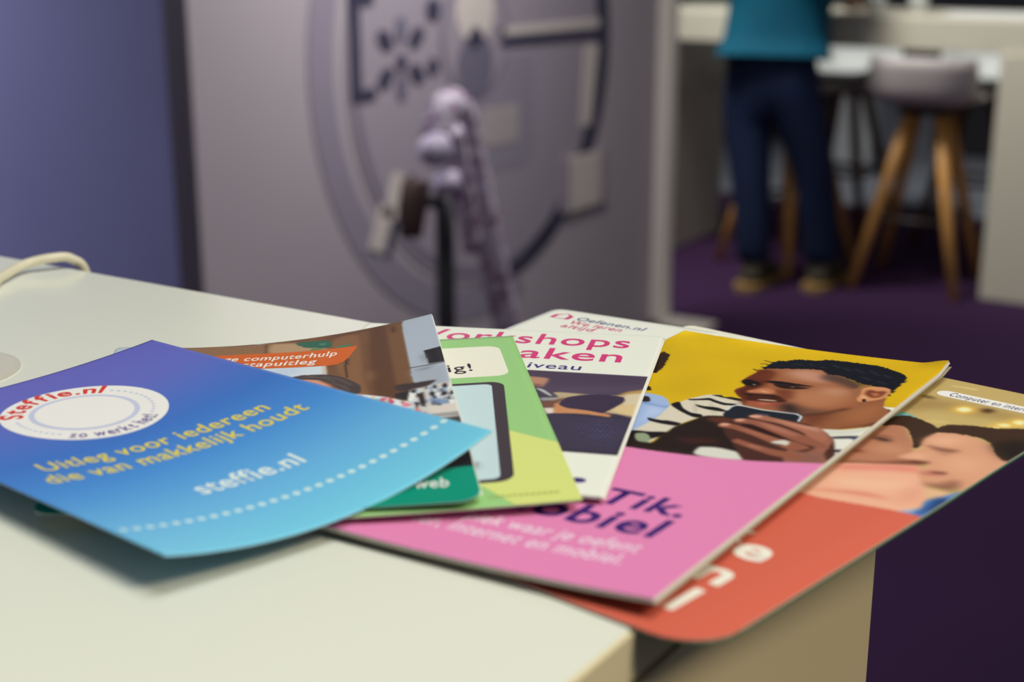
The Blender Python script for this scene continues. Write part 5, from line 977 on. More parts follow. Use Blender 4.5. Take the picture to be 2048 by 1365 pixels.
def sheet_mesh(name, sh, root, step, m, colour=None, off=0.0, thick=0.25, dx=0.0, dy=0.0, grow=0.0, radius=None, lift=None):
    nx, ny = max(2, int(round(sh.w / step)) + 1), max(2, int(round(sh.l / step)) + 1)
    X, Y = np.meshgrid(np.linspace(0, sh.w, nx), np.linspace(0, sh.l, ny))
    RX, RY = rounded(X, Y, sh.w, sh.l, sh.radius if radius is None else radius)
    P = sh.at(RX * (1 + grow / sh.w) + dx, RY * (1 + grow / sh.l) + dy, off)
    if lift is not None:
        P[..., 2] += lift(RX / sh.w, RY / sh.l) * 0.001
    P = P + np.array([0, 0, COUNTER]) - np.array(root.location)
    idx = np.arange(nx * ny).reshape(ny, nx)
    rim = np.concatenate([idx[0, :-1], idx[:-1, -1], idx[-1, :0:-1], idx[:0:-1, 0]])
    V = P.reshape(-1, 3)
    low = V[rim] - np.array([0, 0, thick * 0.001])
    faces = np.stack([idx[:-1, :-1], idx[1:, :-1], idx[1:, 1:], idx[:-1, 1:]], -1).reshape(-1, 4)
    n0 = len(V)
    r2 = n0 + np.arange(len(rim))
    skirt = np.stack([rim, np.roll(rim, -1), np.roll(r2, -1), r2], -1)
    V = np.concatenate([V, low])
    F = np.concatenate([faces, skirt])
    me = bpy.data.meshes.new(name)
    me.vertices.add(len(V))
    me.vertices.foreach_set('co', V.astype(np.float32).ravel())
    me.loops.add(F.size)
    me.loops.foreach_set('vertex_index', F.astype(np.int32).ravel())
    me.polygons.add(len(F))
    me.polygons.foreach_set('loop_start', np.arange(0, F.size, 4, dtype=np.int32))
    me.polygons.foreach_set('use_smooth', np.concatenate([np.ones(len(faces), bool), np.zeros(len(skirt), bool)]))
    me.update(calc_edges=True)
    if colour is not None:
        c = colour(X.ravel(), Y.ravel())
        c = lin(c, PRINT_GAIN)
        c = np.concatenate([c, np.full((len(rim), 3), 0.62)])
        at = me.color_attributes.new('ink', 'FLOAT_COLOR', 'POINT')
        at.data.foreach_set('color', np.concatenate([c, np.ones((len(c), 1))], 1).astype(np.float32).ravel())
    return link(name, me, m, root)
def drape(name, bm, sh, root, m, layer, parent):
    """Lay flat print (x, y in print mm, y down) onto the curved sheet."""
    for _ in range(6):
        long_edges = [e for e in bm.edges if e.calc_length() > 6.0]
        if not long_edges:
            break
        bmesh.ops.subdivide_edges(bm, edges=long_edges, cuts=1)
        bmesh.ops.triangulate(bm, faces=[f for f in bm.faces if len(f.verts) > 3])
    if bm.verts:
        C = np.array([v.co[:2] for v in bm.verts])
        P = sh.at(C[:, 0], C[:, 1], 0.035 * layer) + np.array([0, 0, COUNTER]) - np.array(root.location)
        for v, p in zip(bm.verts, P):
            v.co = p
    for f in bm.faces:
        f.normal_update()
        if f.normal.z < 0:
            f.normal_flip()
    me = bpy.data.meshes.new(name)
    bm.to_mesh(me)
    bm.free()
    return link(name, me, m, parent)
def poly_print(name, pts, sh, root, m, layer, parent):
    bm = bmesh.new()
    P = [(min(max(x, 0), sh.w), min(max(y, 0), sh.l)) for x, y in pts]
    bm.faces.new([bm.verts.new((x, y, 0)) for x, y in P])
    bmesh.ops.triangulate(bm, faces=bm.faces[:])
    return drape(name, bm, sh, root, m, layer, parent)
def glyphs(text, bold=0.0, shear=0.0, spacing=1.0):
    cu = bpy.data.curves.new('type', 'FONT')
    cu.body, cu.offset, cu.shear, cu.space_character = text, bold, shear, spacing
    cu.resolution_u = 4
    ob = bpy.data.objects.new('type', cu)
    COL.objects.link(ob)
    dg = bpy.context.evaluated_depsgraph_get()
    me = bpy.data.meshes.new_from_object(ob.evaluated_get(dg))
    bm = bmesh.new()
    bm.from_mesh(me)
    bpy.data.objects.remove(ob)
    bpy.data.curves.remove(cu)
    bpy.data.meshes.remove(me)
    bmesh.ops.triangulate(bm, faces=[f for f in bm.faces if len(f.verts) > 3])
    return bm
_h = glyphs('H')
CAP = max(v.co.y for v in _h.verts)
_h.free()
def lettering(text, sh, root, m, layer, parent, start, end, cap, bold=0.012, shear=0.0, name='lettering', spacing=1.07):
    """A line of type whose baseline runs from start to end (print mm) with capitals cap mm high."""
    bm = glyphs(text, bold, shear, spacing)
    xs = [v.co.x for v in bm.verts]
    x0, x1 = min(xs), max(xs)
    s, e = np.array(start, float), np.array(end, float)
    d = e - s
    L = np.hypot(*d)
    d /= L
    n = np.array([d[1], -d[0]])            # up on the page, where y runs down
    for v in bm.verts:
        p = s + d * (v.co.x - x0) * L / (x1 - x0) + n * v.co.y * cap / CAP
        v.co = (p[0], p[1], 0)
    return drape(name, bm, sh, root, m, layer, parent)
def arc_lettering(text, sh, root, m, layer, parent, centre, rad, a0, a1, cap, bold, top=True, name='lettering'):
    widths = []
    parts = []
    for ch in text:
        if ch == ' ':
            widths.append(0.30); parts.append(None); continue
        b = glyphs(ch, bold)
        xs = [v.co.x for v in b.verts]
        parts.append((b, min(xs)))
        widths.append(max(xs) - min(xs) + 0.10)
    tot = sum(widths)
    out = bmesh.new()
    pos = 0.0
    for ch, w, p in zip(text, widths, parts):
        if p is not None:
            b, x0 = p
            remap = {}
            for v in b.verts:
                a = a0 + (a1 - a0) * (pos + v.co.x - x0 + 0.05) / tot
                rr = rad + v.co.y * cap / CAP * (1 if top else -1)
                remap[v.index] = out.verts.new((centre[0] + rr * math.cos(a), centre[1] - rr * math.sin(a), 0))
            for f in b.faces:
                out.faces.new([remap[v.index] for v in f.verts])
            b.free()
        pos += w
    return drape(name, out, sh, root, m, layer, parent)
def leaflet_root(name, key, label, cat='leaflet'):
    sh = SHEETS[key]
    c = sum(sh.c) / 4000.0
    return sh, empty(name, (c[0], c[1], COUNTER), label, cat)
def pages(sh, root, n, start, gap, m=PAPER, dx=0.0, dy=0.0, name='page', lift=None):
    for i in range(n):
        sheet_mesh(name, sh, root, 5.0, m, None, -(start + i * gap), min(0.14, gap * .7), dx * (i + 1), dy * (i + 1), 0.0, None, lift)

# --- A5 leaflet with the coral cover, lowest of the fan
sh, root = leaflet_root('coral_leaflet', 'orange', 'large coral leaflet with a photo of two people, overhanging the counter edge')
pic = Picture(148, 205, 3, (198, 174, 114))
pic.a *= np.linspace(0.94, 1.06, pic.ny)[:, None, None]
for op in PRINTS['orange']:
    pic.paint(*op)
pic.paint('p', (226, 226, 212), 0.3, 1, 0, 0, [(-9, -9), (52, -9), (48, 40), (-9, 60)])
pic.paint('p', (202, 98, 80), 0.15, 1, 0, 0, [(-9, 118.8), (60, 118.3), (118, 117.6), (124, 117.2), (149, 110.6), (160, 108), (160, 220), (-9, 220)])
cover = sheet_mesh('cover', sh, root, 0.5, INK, pic.sample)
sheet_mesh('back_cover', sh, root, 4.0, mat('green_back_cover', (40, 96, 58), 0.5), None, -0.55, 0.2, 0.35, 0.0, 0.0, (3, 3, 13, 3))
pages(sh, root, 1, 0.3, 0.2)
CW = ink('coral_white', (236, 226, 216))
lettering('e', sh, root, CW, 1, cover, (124.6, 161.3), (133.8, 161.3), 11.2, 0.03)
lettering('n', sh, root, CW, 1, cover, (125.4, 177.6), (133.6, 177.6), 11.2, 0.03)
lettering('l', sh, root, CW, 1, cover, (130.2, 193.8), (132.9, 193.8), 11.6, 0.03)
lettering('k', sh, root, CW, 1, cover, (117.0, 154.6), (124.6, 154.6), 10.5, 0.03)
pill = [(108.5 + 3.2 * math.cos(a), 15.4 + 3.0 * math.sin(a)) for a in np.linspace(R(90), R(270), 12)] + [(138.0 + 3.2 * math.cos(a), 15.2 + 3.0 * math.sin(a)) for a in np.linspace(R(-90), R(90), 12)]
pl = poly_print('title_pill', pill, sh, root, ink('pill_white', (232, 232, 228)), 1, cover)
lettering('Computer en internet', sh, root, ink('navy', (44, 40, 96)), 2, cover, (109.6, 17.0), (136.8, 16.7), 3.7, 0.004)

# --- white leaflet at the far end
sh, root = leaflet_root('white_leaflet', 'oef', 'white leaflet with a magenta house logo and blue lettering, farthest away')
cover = sheet_mesh('cover', sh, root, 2.5, ink('page_white', (226, 230, 222)))
pages(sh, root, 2, 0.25, 0.2)
MAG = ink('magenta', (196, 42, 116))
NAV = ink('blue_navy', (40, 62, 132))
lettering('Oefenen.nl', sh, root, NAV, 1, cover, (15.2, 11.6), (43.8, 12.4), 4.4, 0.012)
lettering('We leren', sh, root, MAG, 1, cover, (15.2, 17.2), (37.4, 17.8), 4.4, 0.012)
lettering('altijd', sh, root, MAG, 1, cover, (15.2, 22.8), (28.7, 23.0), 4.4, 0.012)
def house(s):
    return [(8.6 - 4.0 * s, 12.6 - (1 - s) * .9), (8.6 - 4.0 * s, 8.0 + (1 - s) * .6), (8.6, 5.0 + (1 - s) * 1.6), (8.6 + 4.0 * s, 8.0 + (1 - s) * .6), (8.6 + 4.0 * s, 12.6 - (1 - s) * .9)]
lg = poly_print('house_logo', house(1.0), sh, root, MAG, 1, cover)
poly_print('house_logo', house(0.55), sh, root, ink('page_white', (226, 230, 222)), 2, cover)

# --- tall booklet: yellow photo above a pink title field
sh, root = leaflet_root('pink_booklet', 'pink', 'tall pink booklet with a yellow photo of a man holding a phone', 'booklet')
pic = Picture(99, 210, 5, (208, 172, 20))
pic.mottle(0.022, 7)
pic.a[:, :, 0] *= np.linspace(0.99, 1.02, pic.nx)[None, :]
for op in PRINTS['pink']:
    pic.paint(*op)
pic.paint('p', (219, 130, 182), 0.15, 1, 0, 0, [(-9, 121.8), (42, 121.3), (60, 119.8), (80, 116.6), (99, 111.2), (120, 109), (120, 230), (-9, 230)])
cover = sheet_mesh('cover', sh, root, 0.42, INK, pic.sample)
curl = lambda s, t: -1.0 * smooth((s - .85) / .15) * smooth((.08 - t) / .08)
pages(sh, root, 3, 0.3, 0.24, mat('page_edge_grey', (220, 214, 204), .6), 0.2, 0.1)
sheet_mesh('back_cover', sh, root, 4.0, ink('grey_page', (150, 140, 122)), None, -0.95, 0.2, 1.2, 0.2, 0.0, 0, curl)
DB = ink('deep_violet', (58, 34, 112))
lettering('Tik.', sh, root, DB, 1, cover, (55.8, 162.3), (81.9, 163.6), 10.4, 0.022)
lettering('Mobiel', sh, root, DB, 1, cover, (31.0, 175.9), (81.6, 178.2), 11.4, 0.022)
PW = ink('pale_pink', (240, 208, 226))
lettering('plek waar je oefent', sh, root, PW, 1, cover, (33.7, 188.6), (82.8, 188.2), 5.6, 0.012)
lettering('ter, internet en mobiel.', sh, root, PW, 1, cover, (22.2, 196.2), (82.7, 196.0), 5.6, 0.012)

# --- white A6 leaflet with the class photo
sh, root = leaflet_root('magenta_titled_leaflet', 'work', 'white leaflet with magenta title above a photo of a person seen from behind')
pic = Picture(105, 148, 4.5, (224, 228, 220))
ph = Picture(105, 148, 4.5, (72, 60, 82))
for op in PRINTS['work']:
    ph.paint(*op)
y0, y1 = int(47.3 * 4.5), int(119.0 * 4.5)
pic.a[y0:y1] = ph.a[y0:y1]
cover = sheet_mesh('cover', sh, root, 0.5, INK, pic.sample)
pages(sh, root, 2, 0.27, 0.24, PAPER, 0.45, 0.1)
MG2 = ink('magenta_title', (204, 62, 124))
lettering('Workshops', sh, root, MG2, 1, cover, (14.0, 16.6), (95.2, 16.4), 12.6, 0.012)
lettering('aken', sh, root, MG2, 1, cover, (61.0, 33.6), (94.8, 33.2), 12.4, 0.012)
lettering('iveau', sh, root, ink('violet_sub', (70, 52, 128)), 1, cover, (66.2, 44.3), (83.4, 44.3), 6.0, 0.008)
poly_print('print_mark', [(97.6 + 2.2 * math.cos(a), 138.4 + 1.8 * math.sin(a)) for a in np.linspace(0, 6.28, 16)[:-1]], sh, root, DB, 1, cover)

# --- green leaflet with the drawn phone
sh, root = leaflet_root('green_leaflet', 'green', 'green and lime leaflet showing a drawn phone and a speech bubble')
cover = sheet_mesh('cover', sh, root, 2.5, ink('leaf_green', (146, 196, 128)))
pages(sh, root, 1, 0.26, 0.2)
poly_print('lime_field', [(30, 90), (60, 80), (92.8, 94.7), (105, 107.2), (105, 148), (88.5, 148), (81.9, 134.7), (30, 120)], sh, root, ink('lime', (206, 216, 128)), 1, cover)
def rrect(x0, y0, x1, y1, r, n=6):
    o = []
    for cx, cy, a in ((x1 - r, y0 + r, -90), (x1 - r, y1 - r, 0), (x0 + r, y1 - r, 90), (x0 + r, y0 + r, 180)):
        o += [(cx + r * math.cos(R(a + 90 * k / n)), cy + r * math.sin(R(a + 90 * k / n))) for k in range(n + 1)]
    return o
poly_print('speech_bubble', rrect(34, 11.2, 99.0, 44.4, 4.5), sh, root, ink('bubble', (226, 226, 214)), 1, cover)
def phone(x0, y0, x1, y1, r):      # leans very slightly, as drawn on the cover
    return [(x - (y - 50) * 0.075 * (x / 96), y) for x, y in rrect(x0, y0, x1, y1, r)]
poly_print('phone_frame', phone(40, 50.2, 96.4, 132.6, 5), sh, root, ink('phone_frame', (62, 54, 62)), 2, cover)
poly_print('phone_screen', phone(43, 52.4, 92.6, 130.4, 2.5), sh, root, ink('phone_screen', (188, 212, 220)), 3, cover)
poly_print('screen_triangle', [(74, 112), (83, 118), (80, 126), (72, 122)], sh, root, ink('screen_grey', (172, 184, 194)), 4, cover)
lettering('ig!', sh, root, ink('black_violet', (40, 30, 48)), 3, cover, (80.2, 37.8), (88.0, 37.6), 7.6, 0.004)
for i in range(12):
    x = 82.5 + i * 1.5
    poly_print('fine_print', [(x, 141.6), (x + 1.1, 141.6), (x + 1.1, 142.5), (x, 142.5)], sh, root, ink('fine_print', (150, 168, 84)), 3, cover)

# --- kitchen photo leaflet with a lifted corner
sh, root = leaflet_root('kitchen_photo_leaflet', 'brown', 'photo leaflet with an orange banner and a wooden kitchen wall, one corner lifted')
pic = Picture(105, 148, 4.5, (106, 73, 48))
pic.mottle(0.03, 2.5)
for op in PRINTS['brown']:
    pic.paint(*op)
pic.paint('p', (168, 184, 202), 0.1, 1, 0, 0, [(-5, -2), (47, -2), (47, 0.9), (20, 1.4), (10, 150), (-5, 150)])
pic.paint('p', (26, 26, 31), 0.3, 1, 0, 0, [(60, 112), (118, 112), (118, 131), (60, 131)])
pic.paint('p', (0, 140, 118), 0.15, 1, 0, 0, [(-9, 128.6), (50, 128.6), (118, 129.4), (118, 160), (-9, 160)])
cover = sheet_mesh('cover', sh, root, 0.5, INK, pic.sample, radius=(4, 0, 6, 4))
sheet_mesh('page', sh, root, 4.0, PAPER, None, -0.3, 0.3, 0.3, 0.6, 0.0, (5, 0, 1, 4))
poly_print('banner', [(12, 10.5), (44.6, 12.1), (62, 15.2), (79.7, 17.9), (76.6, 28.5), (74.8, 32.6), (72.8, 34.6), (70.5, 34.9), (45.4, 29.6), (12, 24)], sh, root, ink('banner_orange', (202, 96, 34)), 1, cover)
BW = ink('banner_white', (240, 234, 226))
lettering('ge computerhulp', sh, root, BW, 2, cover, (36.2, 19.0), (72.6, 25.0), 5.0, 0.012)
lettering('stapuitleg', sh, root, BW, 2, cover, (42.5, 26.9), (65.9, 30.9), 5.0, 0.012)
lettering('web', sh, root, BW, 1, cover, (89.6, 138.4), (97.9, 139.0), 5.4, 0.012)

# --- blue A6 leaflet on top of the fan
sh, root = leaflet_root('blue_leaflet', 'blue', 'blue leaflet with a round white logo and yellow lettering, topmost of the fan')
def blue(x, y):
    s, t = x / 105.0, y / 148.0
    k = np.array([0, .22, .45, .62, .8, 1.0])
    top = np.array([(98, 98, 186), (92, 106, 192), (62, 112, 194), (70, 136, 210), (96, 168, 220), (112, 196, 226)], float)
    c = np.stack([np.interp(t + 0.05 * (s - .5), k, top[:, i]) for i in range(3)], -1)
    h = np.exp(-((s - .55) / .4) ** 2 - ((t - .16) / .14) ** 2)[:, None]
    return c * (1 - .35 * h) + np.array([112, 104, 186.]) * .35 * h
cover = sheet_mesh('cover', sh, root, 1.5, INK, blue)
sheet_mesh('back_cover', sh, root, 3.0, ink('blue_back', (92, 140, 170)), None, -0.27, 0.08)
C0 = (51.0, 40.7)
def circ(r, n=64):
    return [(C0[0] + r * math.cos(a), C0[1] + r * math.sin(a)) for a in np.linspace(0, 2 * math.pi, n, endpoint=False)]
LW = ink('logo_white', (228, 232, 230))
LAV = ink('logo_lavender', (190, 196, 224))
lg = poly_print('logo_disc', circ(24.2), sh, root, LW, 1, cover)
poly_print('logo_ring', circ(15.9), sh, root, LAV, 2, cover)
poly_print('logo_field', circ(14.3), sh, root, LW, 3, cover)
arc_lettering('Steffie.nl', sh, root, ink('logo_red', (206, 62, 52)), 2, cover, C0, 17.6, R(154), R(38), 6.2, 0.027)
arc_lettering('zo werkt het!', sh, root, ink('logo_violet', (104, 84, 150)), 2, cover, C0, 22.2, R(224), R(306), 4.6, 0.02, top=False)
for a0, a1, n in ((32, -48, 13), (164, 216, 10)):
    for a in np.linspace(R(a0), R(a1), n):
        p = (C0[0] + 19.8 * math.cos(a), C0[1] - 19.8 * math.sin(a))
        poly_print('logo_dot', [(p[0] + .62 * math.cos(b), p[1] + .62 * math.sin(b)) for b in np.linspace(0, 6.28, 9)[:-1]], sh, root, LAV, 2, cover)
YL = ink('title_yellow', (214, 200, 62))
lettering('Uitleg voor iedereen', sh, root, YL, 1, cover, (14.6, 77.2), (86.2, 82.0), 6.6, 0.012)
lettering('die van makkelijk houdt', sh, root, YL, 1, cover, (10.2, 87.0), (92.3, 91.6), 6.6, 0.012)
lettering('steffie.nl', sh, root, ink('address_white', (214, 228, 240)), 1, cover, (36.0, 115.0), (68.6, 116.8), 7.2, 0.014)
DOT = ink('dot_white', (196, 224, 238))
for i in range(29):
    x = 3.7 + (103.6 - 3.7) * i / 28
    y = 127.0 + 5.2 * (x / 105)
    poly_print('dot', [(x + 1.05 * math.cos(b), y + 1.05 * math.sin(b)) for b in np.linspace(0, 6.28, 13)[:-1]], sh, root, DOT, 1, cover)

# =====================================================================================
# small things on the counter
# =====================================================================================
pts = spline([(-1.05, -0.12, COUNTER + .0022), (-0.80, 0.10, COUNTER + .0022), (-0.60, 0.20, COUNTER + .0022), (-0.50, 0.285, COUNTER + .0022), (-0.4765, 0.3457, COUNTER + .0024), (-0.487, 0.3684, COUNTER + .003), (-0.4945, 0.386, COUNTER + .004), (-0.490, 0.397, COUNTER + .0055), (-0.486, 0.4055, COUNTER + .004), (-0.483, 0.4105, COUNTER - .006), (-0.481, 0.412, COUNTER - .05), (-0.478, 0.413, COUNTER - .30)], 8)
cable = from_bm('cable', tube_bm(pts, 0.0021, 12), mat('cream_cable', (226, 220, 196), 0.4), None, True)
tag(cable, 'cream cable curving over the far edge of the counter', 'cable')
pad = empty('disk', (-0.4012, 0.2791, COUNTER), 'thin light grey round coaster beside the blue leaflet', 'disk')
GP = mat('disk_grey', (206, 204, 196), 0.55)
bm = plate_bm(disc(0, 0, 0.0233, 48), 0.0005, (0, 0, 0.0001), (1, 0, 0), (0, 1, 0))  # flat grey round shape on the worktop, drawn as a thin plate
from_bm('disk_base', bm, GP, pad)
bm = plate_bm(disc(0, 0, 0.0215, 48), 0.0001, (0, 0, 0.0006), (1, 0, 0), (0, 1, 0))
from_bm('disk_face', bm, mat('disk_face', (210, 208, 200), 0.5), pad)

# =====================================================================================
# post with the printed fabric tube in front of the lilac wall
# =====================================================================================
PX = -1.62
post = empty('post', (PX - 0.075, 2.39, 0), 'slim dark post standing in front of the lilac wall', 'post')
from_bm('pole', tube_bm([(0, 0, 0.02), (0, 0, 0.75)], 0.020, 20), mat('post_dark', (38, 34, 46), 0.5), post, True)
from_bm('base_plate', tube_bm([(0, 0, 0), (0, 0, 0.02)], 0.16, 32), mat('post_dark', (38, 34, 46)), post)
from_bm('collar', tube_bm([(-0.01, -0.105, 0.645), (-0.01, -0.10, 0.70), (-0.005, -0.09, 0.76)], [0.022, 0.03, 0.03], 16), mat('brown_collar', (98, 76, 70), 0.6), post, True)
from_bm('bracket_arm', tube_bm([(0, 0, 0.70), (-0.005, -0.09, 0.72)], 0.014, 12), mat('post_dark', (38, 34, 46)), post, True)
def spotted():
    m = mat('lilac_printed_fabric', (196, 184, 206), 0.55)
    nt = m.node_tree
    b = nt.nodes['Principled BSDF']
    tc = nt.nodes.new('ShaderNodeTexCoord')
    v = nt.nodes.new('ShaderNodeTexVoronoi')
    v.inputs['Scale'].default_value = 42
    r = nt.nodes.new('ShaderNodeValToRGB')
    r.color_ramp.interpolation = 'LINEAR'
    r.color_ramp.elements[0].position, r.color_ramp.elements[0].color = 0.25, (*lin((120, 66, 116)), 1)
    r.color_ramp.elements[1].position, r.color_ramp.elements[1].color = 0.55, (*lin((206, 196, 214)), 1)
    nt.links.new(tc.outputs['Object'], v.inputs['Vector'])
    nt.links.new(v.outputs['Distance'], r.inputs['Fac'])
    nt.links.new(r.outputs['Color'], b.inputs['Base Color'])
    return m
tube = empty('fabric_tube', (PX, 2.635, 0), 'lilac printed fabric tube leaning with its bent top hooked over the dark post', 'fabric tube')
FAB = spotted()
P = lambda y, z, x=0.0: (x, y - 2.60, z)
body = spline([P(2.605, 0.035), P(2.54, 0.24), P(2.47, 0.44), P(2.40, 0.64), P(2.345, 0.80), P(2.315, 0.885), P(2.285, 0.915), P(2.250, 0.905), P(2.225, 0.86)], 6)
from_bm('tube_body', tube_bm(body, [0.030] * (len(body) - 14) + list(np.linspace(0.032, 0.034, 14)), 20), FAB, tube, True)
inner = spline([P(2.235, 0.87, 0.02), P(2.262, 0.82, 0.02), P(2.285, 0.74, 0.02), P(2.318, 0.62, 0.02)], 6)
from_bm('folded_end', tube_bm(inner, list(np.linspace(0.028, 0.02, len(inner))), 16), FAB, tube, True)
def blob(name, c, r, m, parent):
    bm = bmesh.new()
    bmesh.ops.create_uvsphere(bm, u_segments=20, v_segments=12, radius=1.0)
    for v in bm.verts:
        v.co = Vector((c[0] + v.co.x * r[0], c[1] + v.co.y * r[1] + 0.012 * v.co.z * v.co.z, c[2] + v.co.z * r[2]))
    return from_bm(name, bm, m, parent, True)
FAB2 = mat('pale_lilac_cloth', (190, 180, 204), 0.6, noise=0.25, scale=45)
blob('upper_knot', P(2.19, 0.838, 0.02), (0.032, 0.040, 0.034), FAB2, tube)
blob('lower_knot', P(2.215, 0.772, 0.03), (0.028, 0.034, 0.026), FAB2, tube)

# =====================================================================================
# the high table, stools and what stands on it
# =====================================================================================
TABW = mat('table_white', (214, 210, 194), 0.5)
t = empty('high_table', (-1.87, 5.3, 0), 'thick white high table with slab legs behind the stand', 'table')
def tbox(name, lo, hi, bev=0.004):
    off = Vector(t.location)
    return box(name, Vector(lo) - off, Vector(hi) - off, TABW, t, bev)
tbox('tabletop', (-2.655, 5.0, 0.85), (-0.95, 5.62, 0.96))
tbox('leg', (-2.655, 5.02, 0.0), (-2.512, 5.60, 0.8495))
tbox('leg', (-1.235, 4.985, 0.0), (-0.95, 5.60, 0.8495))
OAK = wood('oak_leg', (212, 156, 88))
OAKD = wood('dark_oak_leg', (112, 66, 40))
SEATG = mat('stool_grey_shell', (196, 188, 190), 0.45)
SEATW = mat('stool_white_shell', (220, 224, 226), 0.45)
RING = mat('footring_dark', (48, 40, 36), 0.5)
def shell_bm(back=0.166, w=0.205):
    bm = bmesh.new()
    nu, nv = 15, 17
    prof = spline([(0, 0.20, 0.668), (0, 0.18, 0.676), (0, 0.05, 0.664), (0, -0.08, 0.660), (0, -0.155, 0.672), (0, -0.185, 0.715), (0, -0.205, 0.665 + back)], 3)
    prof = [prof[int(round(i * (len(prof) - 1) / (nv - 1)))] for i in range(nv)]
    G = []
    for j, p in enumerate(prof):
        tt = j / (nv - 1)
        row = []
        for i in range(nu):
            u = i / (nu - 1) * 2 - 1
            ww = w * (0.90 + 0.1 * math.sin(tt * math.pi))
            side = abs(u) ** 3.2
            z = p.z + side * 0.018 * (1 - tt) + side * 0.02 * math.sin(tt * math.pi)
            y = p.y + (side * 0.075 if tt > 0.55 else 0)
            row.append(bm.verts.new((u * ww, y, z)))
        G.append(row)
    for j in range(nv - 1):
        for i in range(nu - 1):
            bm.faces.new((G[j][i], G[j][i + 1], G[j + 1][i + 1], G[j + 1][i]))
    bmesh.ops.recalc_face_normals(bm, faces=bm.faces[:])
    return bm
def stool(label, x, y, rz, seat, leg, group='high stools round the white table', spread=0.185):
    s = empty('bar_stool', (x, y, 0), label, 'stool', group, rz=rz)
    sh_ = from_bm('seat_shell', shell_bm(), seat, s, True)
    md = sh_.modifiers.new('thickness', 'SOLIDIFY')
    md.thickness = 0.012
    from_bm('seat_plate', box_bm((-0.09, -0.09, 0.628), (0.09, 0.09, 0.652), 0.006), RING, s)
    foot = {}
    for sx in (-1, 1):
        for sy in (-1, 1):
            a, b = Vector((sx * 0.050, sy * 0.050, 0.640)), Vector((sx * spread, sy * spread, 0.0))
            from_bm('leg', tube_bm([a, a.lerp(b, .5), b], [0.022, 0.0215, 0.017], 14), leg, s, True)
            foot[(sx, sy)] = a.lerp(b, 0.60)
    c = [foot[k] for k in ((-1, -1), (1, -1), (1, 1), (-1, 1))]
    for k in range(4):
        from_bm('foot_rail', tube_bm([c[k], c[(k + 1) % 4]], 0.010, 10), RING, s, True)
    return s
stool('grey shell stool on pale oak legs right of the standing person', -1.492, 5.085, R(2), SEATG, OAK)
stool('oak legged stool half hidden behind the standing person', -2.03, 5.16, R(-21), SEATG, OAK)
stool('white shell stool on the far side of the table, nearer the standing person', -2.10, 5.93, R(176), SEATW, OAKD)
stool('white shell stool on the far side of the table, next to the thick right leg', -1.54, 5.95, R(184), SEATW, OAKD)

def cup(label, x, y, col):
    c = empty('paper_cup', (x, y, 0.96), label, 'cup', 'cups on the high table')
    bm = bmesh.new()
    prof = [(0.0, 0.001), (0.026, 0.0), (0.037, 0.085), (0.039, 0.088), (0.035, 0.088), (0.0245, 0.006), (0.0, 0.006)]
    n = 24
    rings = [[bm.verts.new((r * math.cos(a), r * math.sin(a), z)) for a in np.linspace(0, 2 * math.pi, n, endpoint=False)] for r, z in prof[1:-1]]
    for r0, r1 in zip(rings, rings[1:]):
        for j in range(n):
            bm.faces.new((r0[j], r0[(j + 1) % n], r1[(j + 1) % n], r1[j]))
    bm.faces.new(rings[0][::-1]); bm.faces.new(rings[-1])
    from_bm('cup_body', bm, mat(col[0], col[1], .5), c, True)
    bm = tube_bm([(0, 0, 0.040), (0, 0, 0.066)], [0.0338, 0.0361], 24)
    from_bm('sleeve', bm, mat('cup_sleeve', (206, 214, 220), .6), c, True)
cup('white paper cup on the high table close to the standing person', -1.735, 5.16, ('cup_white', (232, 236, 238)))
cup('white paper cup on the high table farther from the standing person', -1.60, 5.22, ('cup_white', (232, 236, 238)))
for i, (x, y, rz, lab) in enumerate(((-1.36, 5.30, 8, 'upper white paper sheet on the right half of the high table'), (-1.33, 5.27, -6, 'lower white paper sheet on the right half of the high table'))):
    s = empty('paper_sheet', (x, y, 0.9602 + 0.0022 * (1 - i)), lab, 'paper', 'papers on the high table', rz=R(rz))
    from_bm('sheet', plate_bm(rrect(-0.15, -0.105, 0.15, 0.105, 0.004), 0.0018, (0, 0, 0), (1, 0, 0), (0, 1, 0)), mat('bright_paper', (236, 240, 244), .6), s)
ob = empty('orange_carton', (-1.12, 5.32, 0.96), 'small orange carton at the right end of the high table', 'box')
from_bm('carton_body', box_bm((-0.06, -0.05, 0), (0.06, 0.05, 0.07), 0.003), mat('orange_card', (214, 140, 60), .5), ob)
from_bm('carton_lid', box_bm((-0.063, -0.053, 0.0705), (0.063, 0.053, 0.088), 0.003), mat('orange_card_lid', (224, 160, 80), .5), ob)

# dark storage cabinets farther back in the hall
def cabinet(label, x, y, w, h, d=0.45):
    c = empty('storage_cabinet', (x, y, 0), label, 'cabinet', 'dark cabinets far back in the hall')
    K = mat('cabinet_black', (30, 29, 36), .5)
    from_bm('body', box_bm((-w / 2, 0, 0.05), (w / 2, d, h), 0.004), K, c)
    from_bm('plinth', box_bm((-w / 2 + .03, 0.03, -0.012), (w / 2 - .03, d - .03, 0.05)), mat('cabinet_plinth', (120, 124, 134), .6), c)
    for k in range(2):
        x0 = -w / 2 + 0.01 + k * w / 2
        dr = from_bm('door', box_bm((x0, -0.02, 0.06), (x0 + w / 2 - 0.02, -0.001, h - .01), 0.003), mat('cabinet_door', (36, 34, 42), .45), c)
        hx = x0 + (w / 2 - 0.06 if k == 0 else 0.04)
        from_bm('handle', box_bm((hx - .006, -0.045, h * .45), (hx + .006, -0.02, h * .45 + .14), 0.003), mat('handle_steel', (180, 182, 186), .3, metal=.8), dr)
    return c
cabinet('black two door cabinet far behind the person, left one', -3.35, 8.1, 0.7, 0.72)
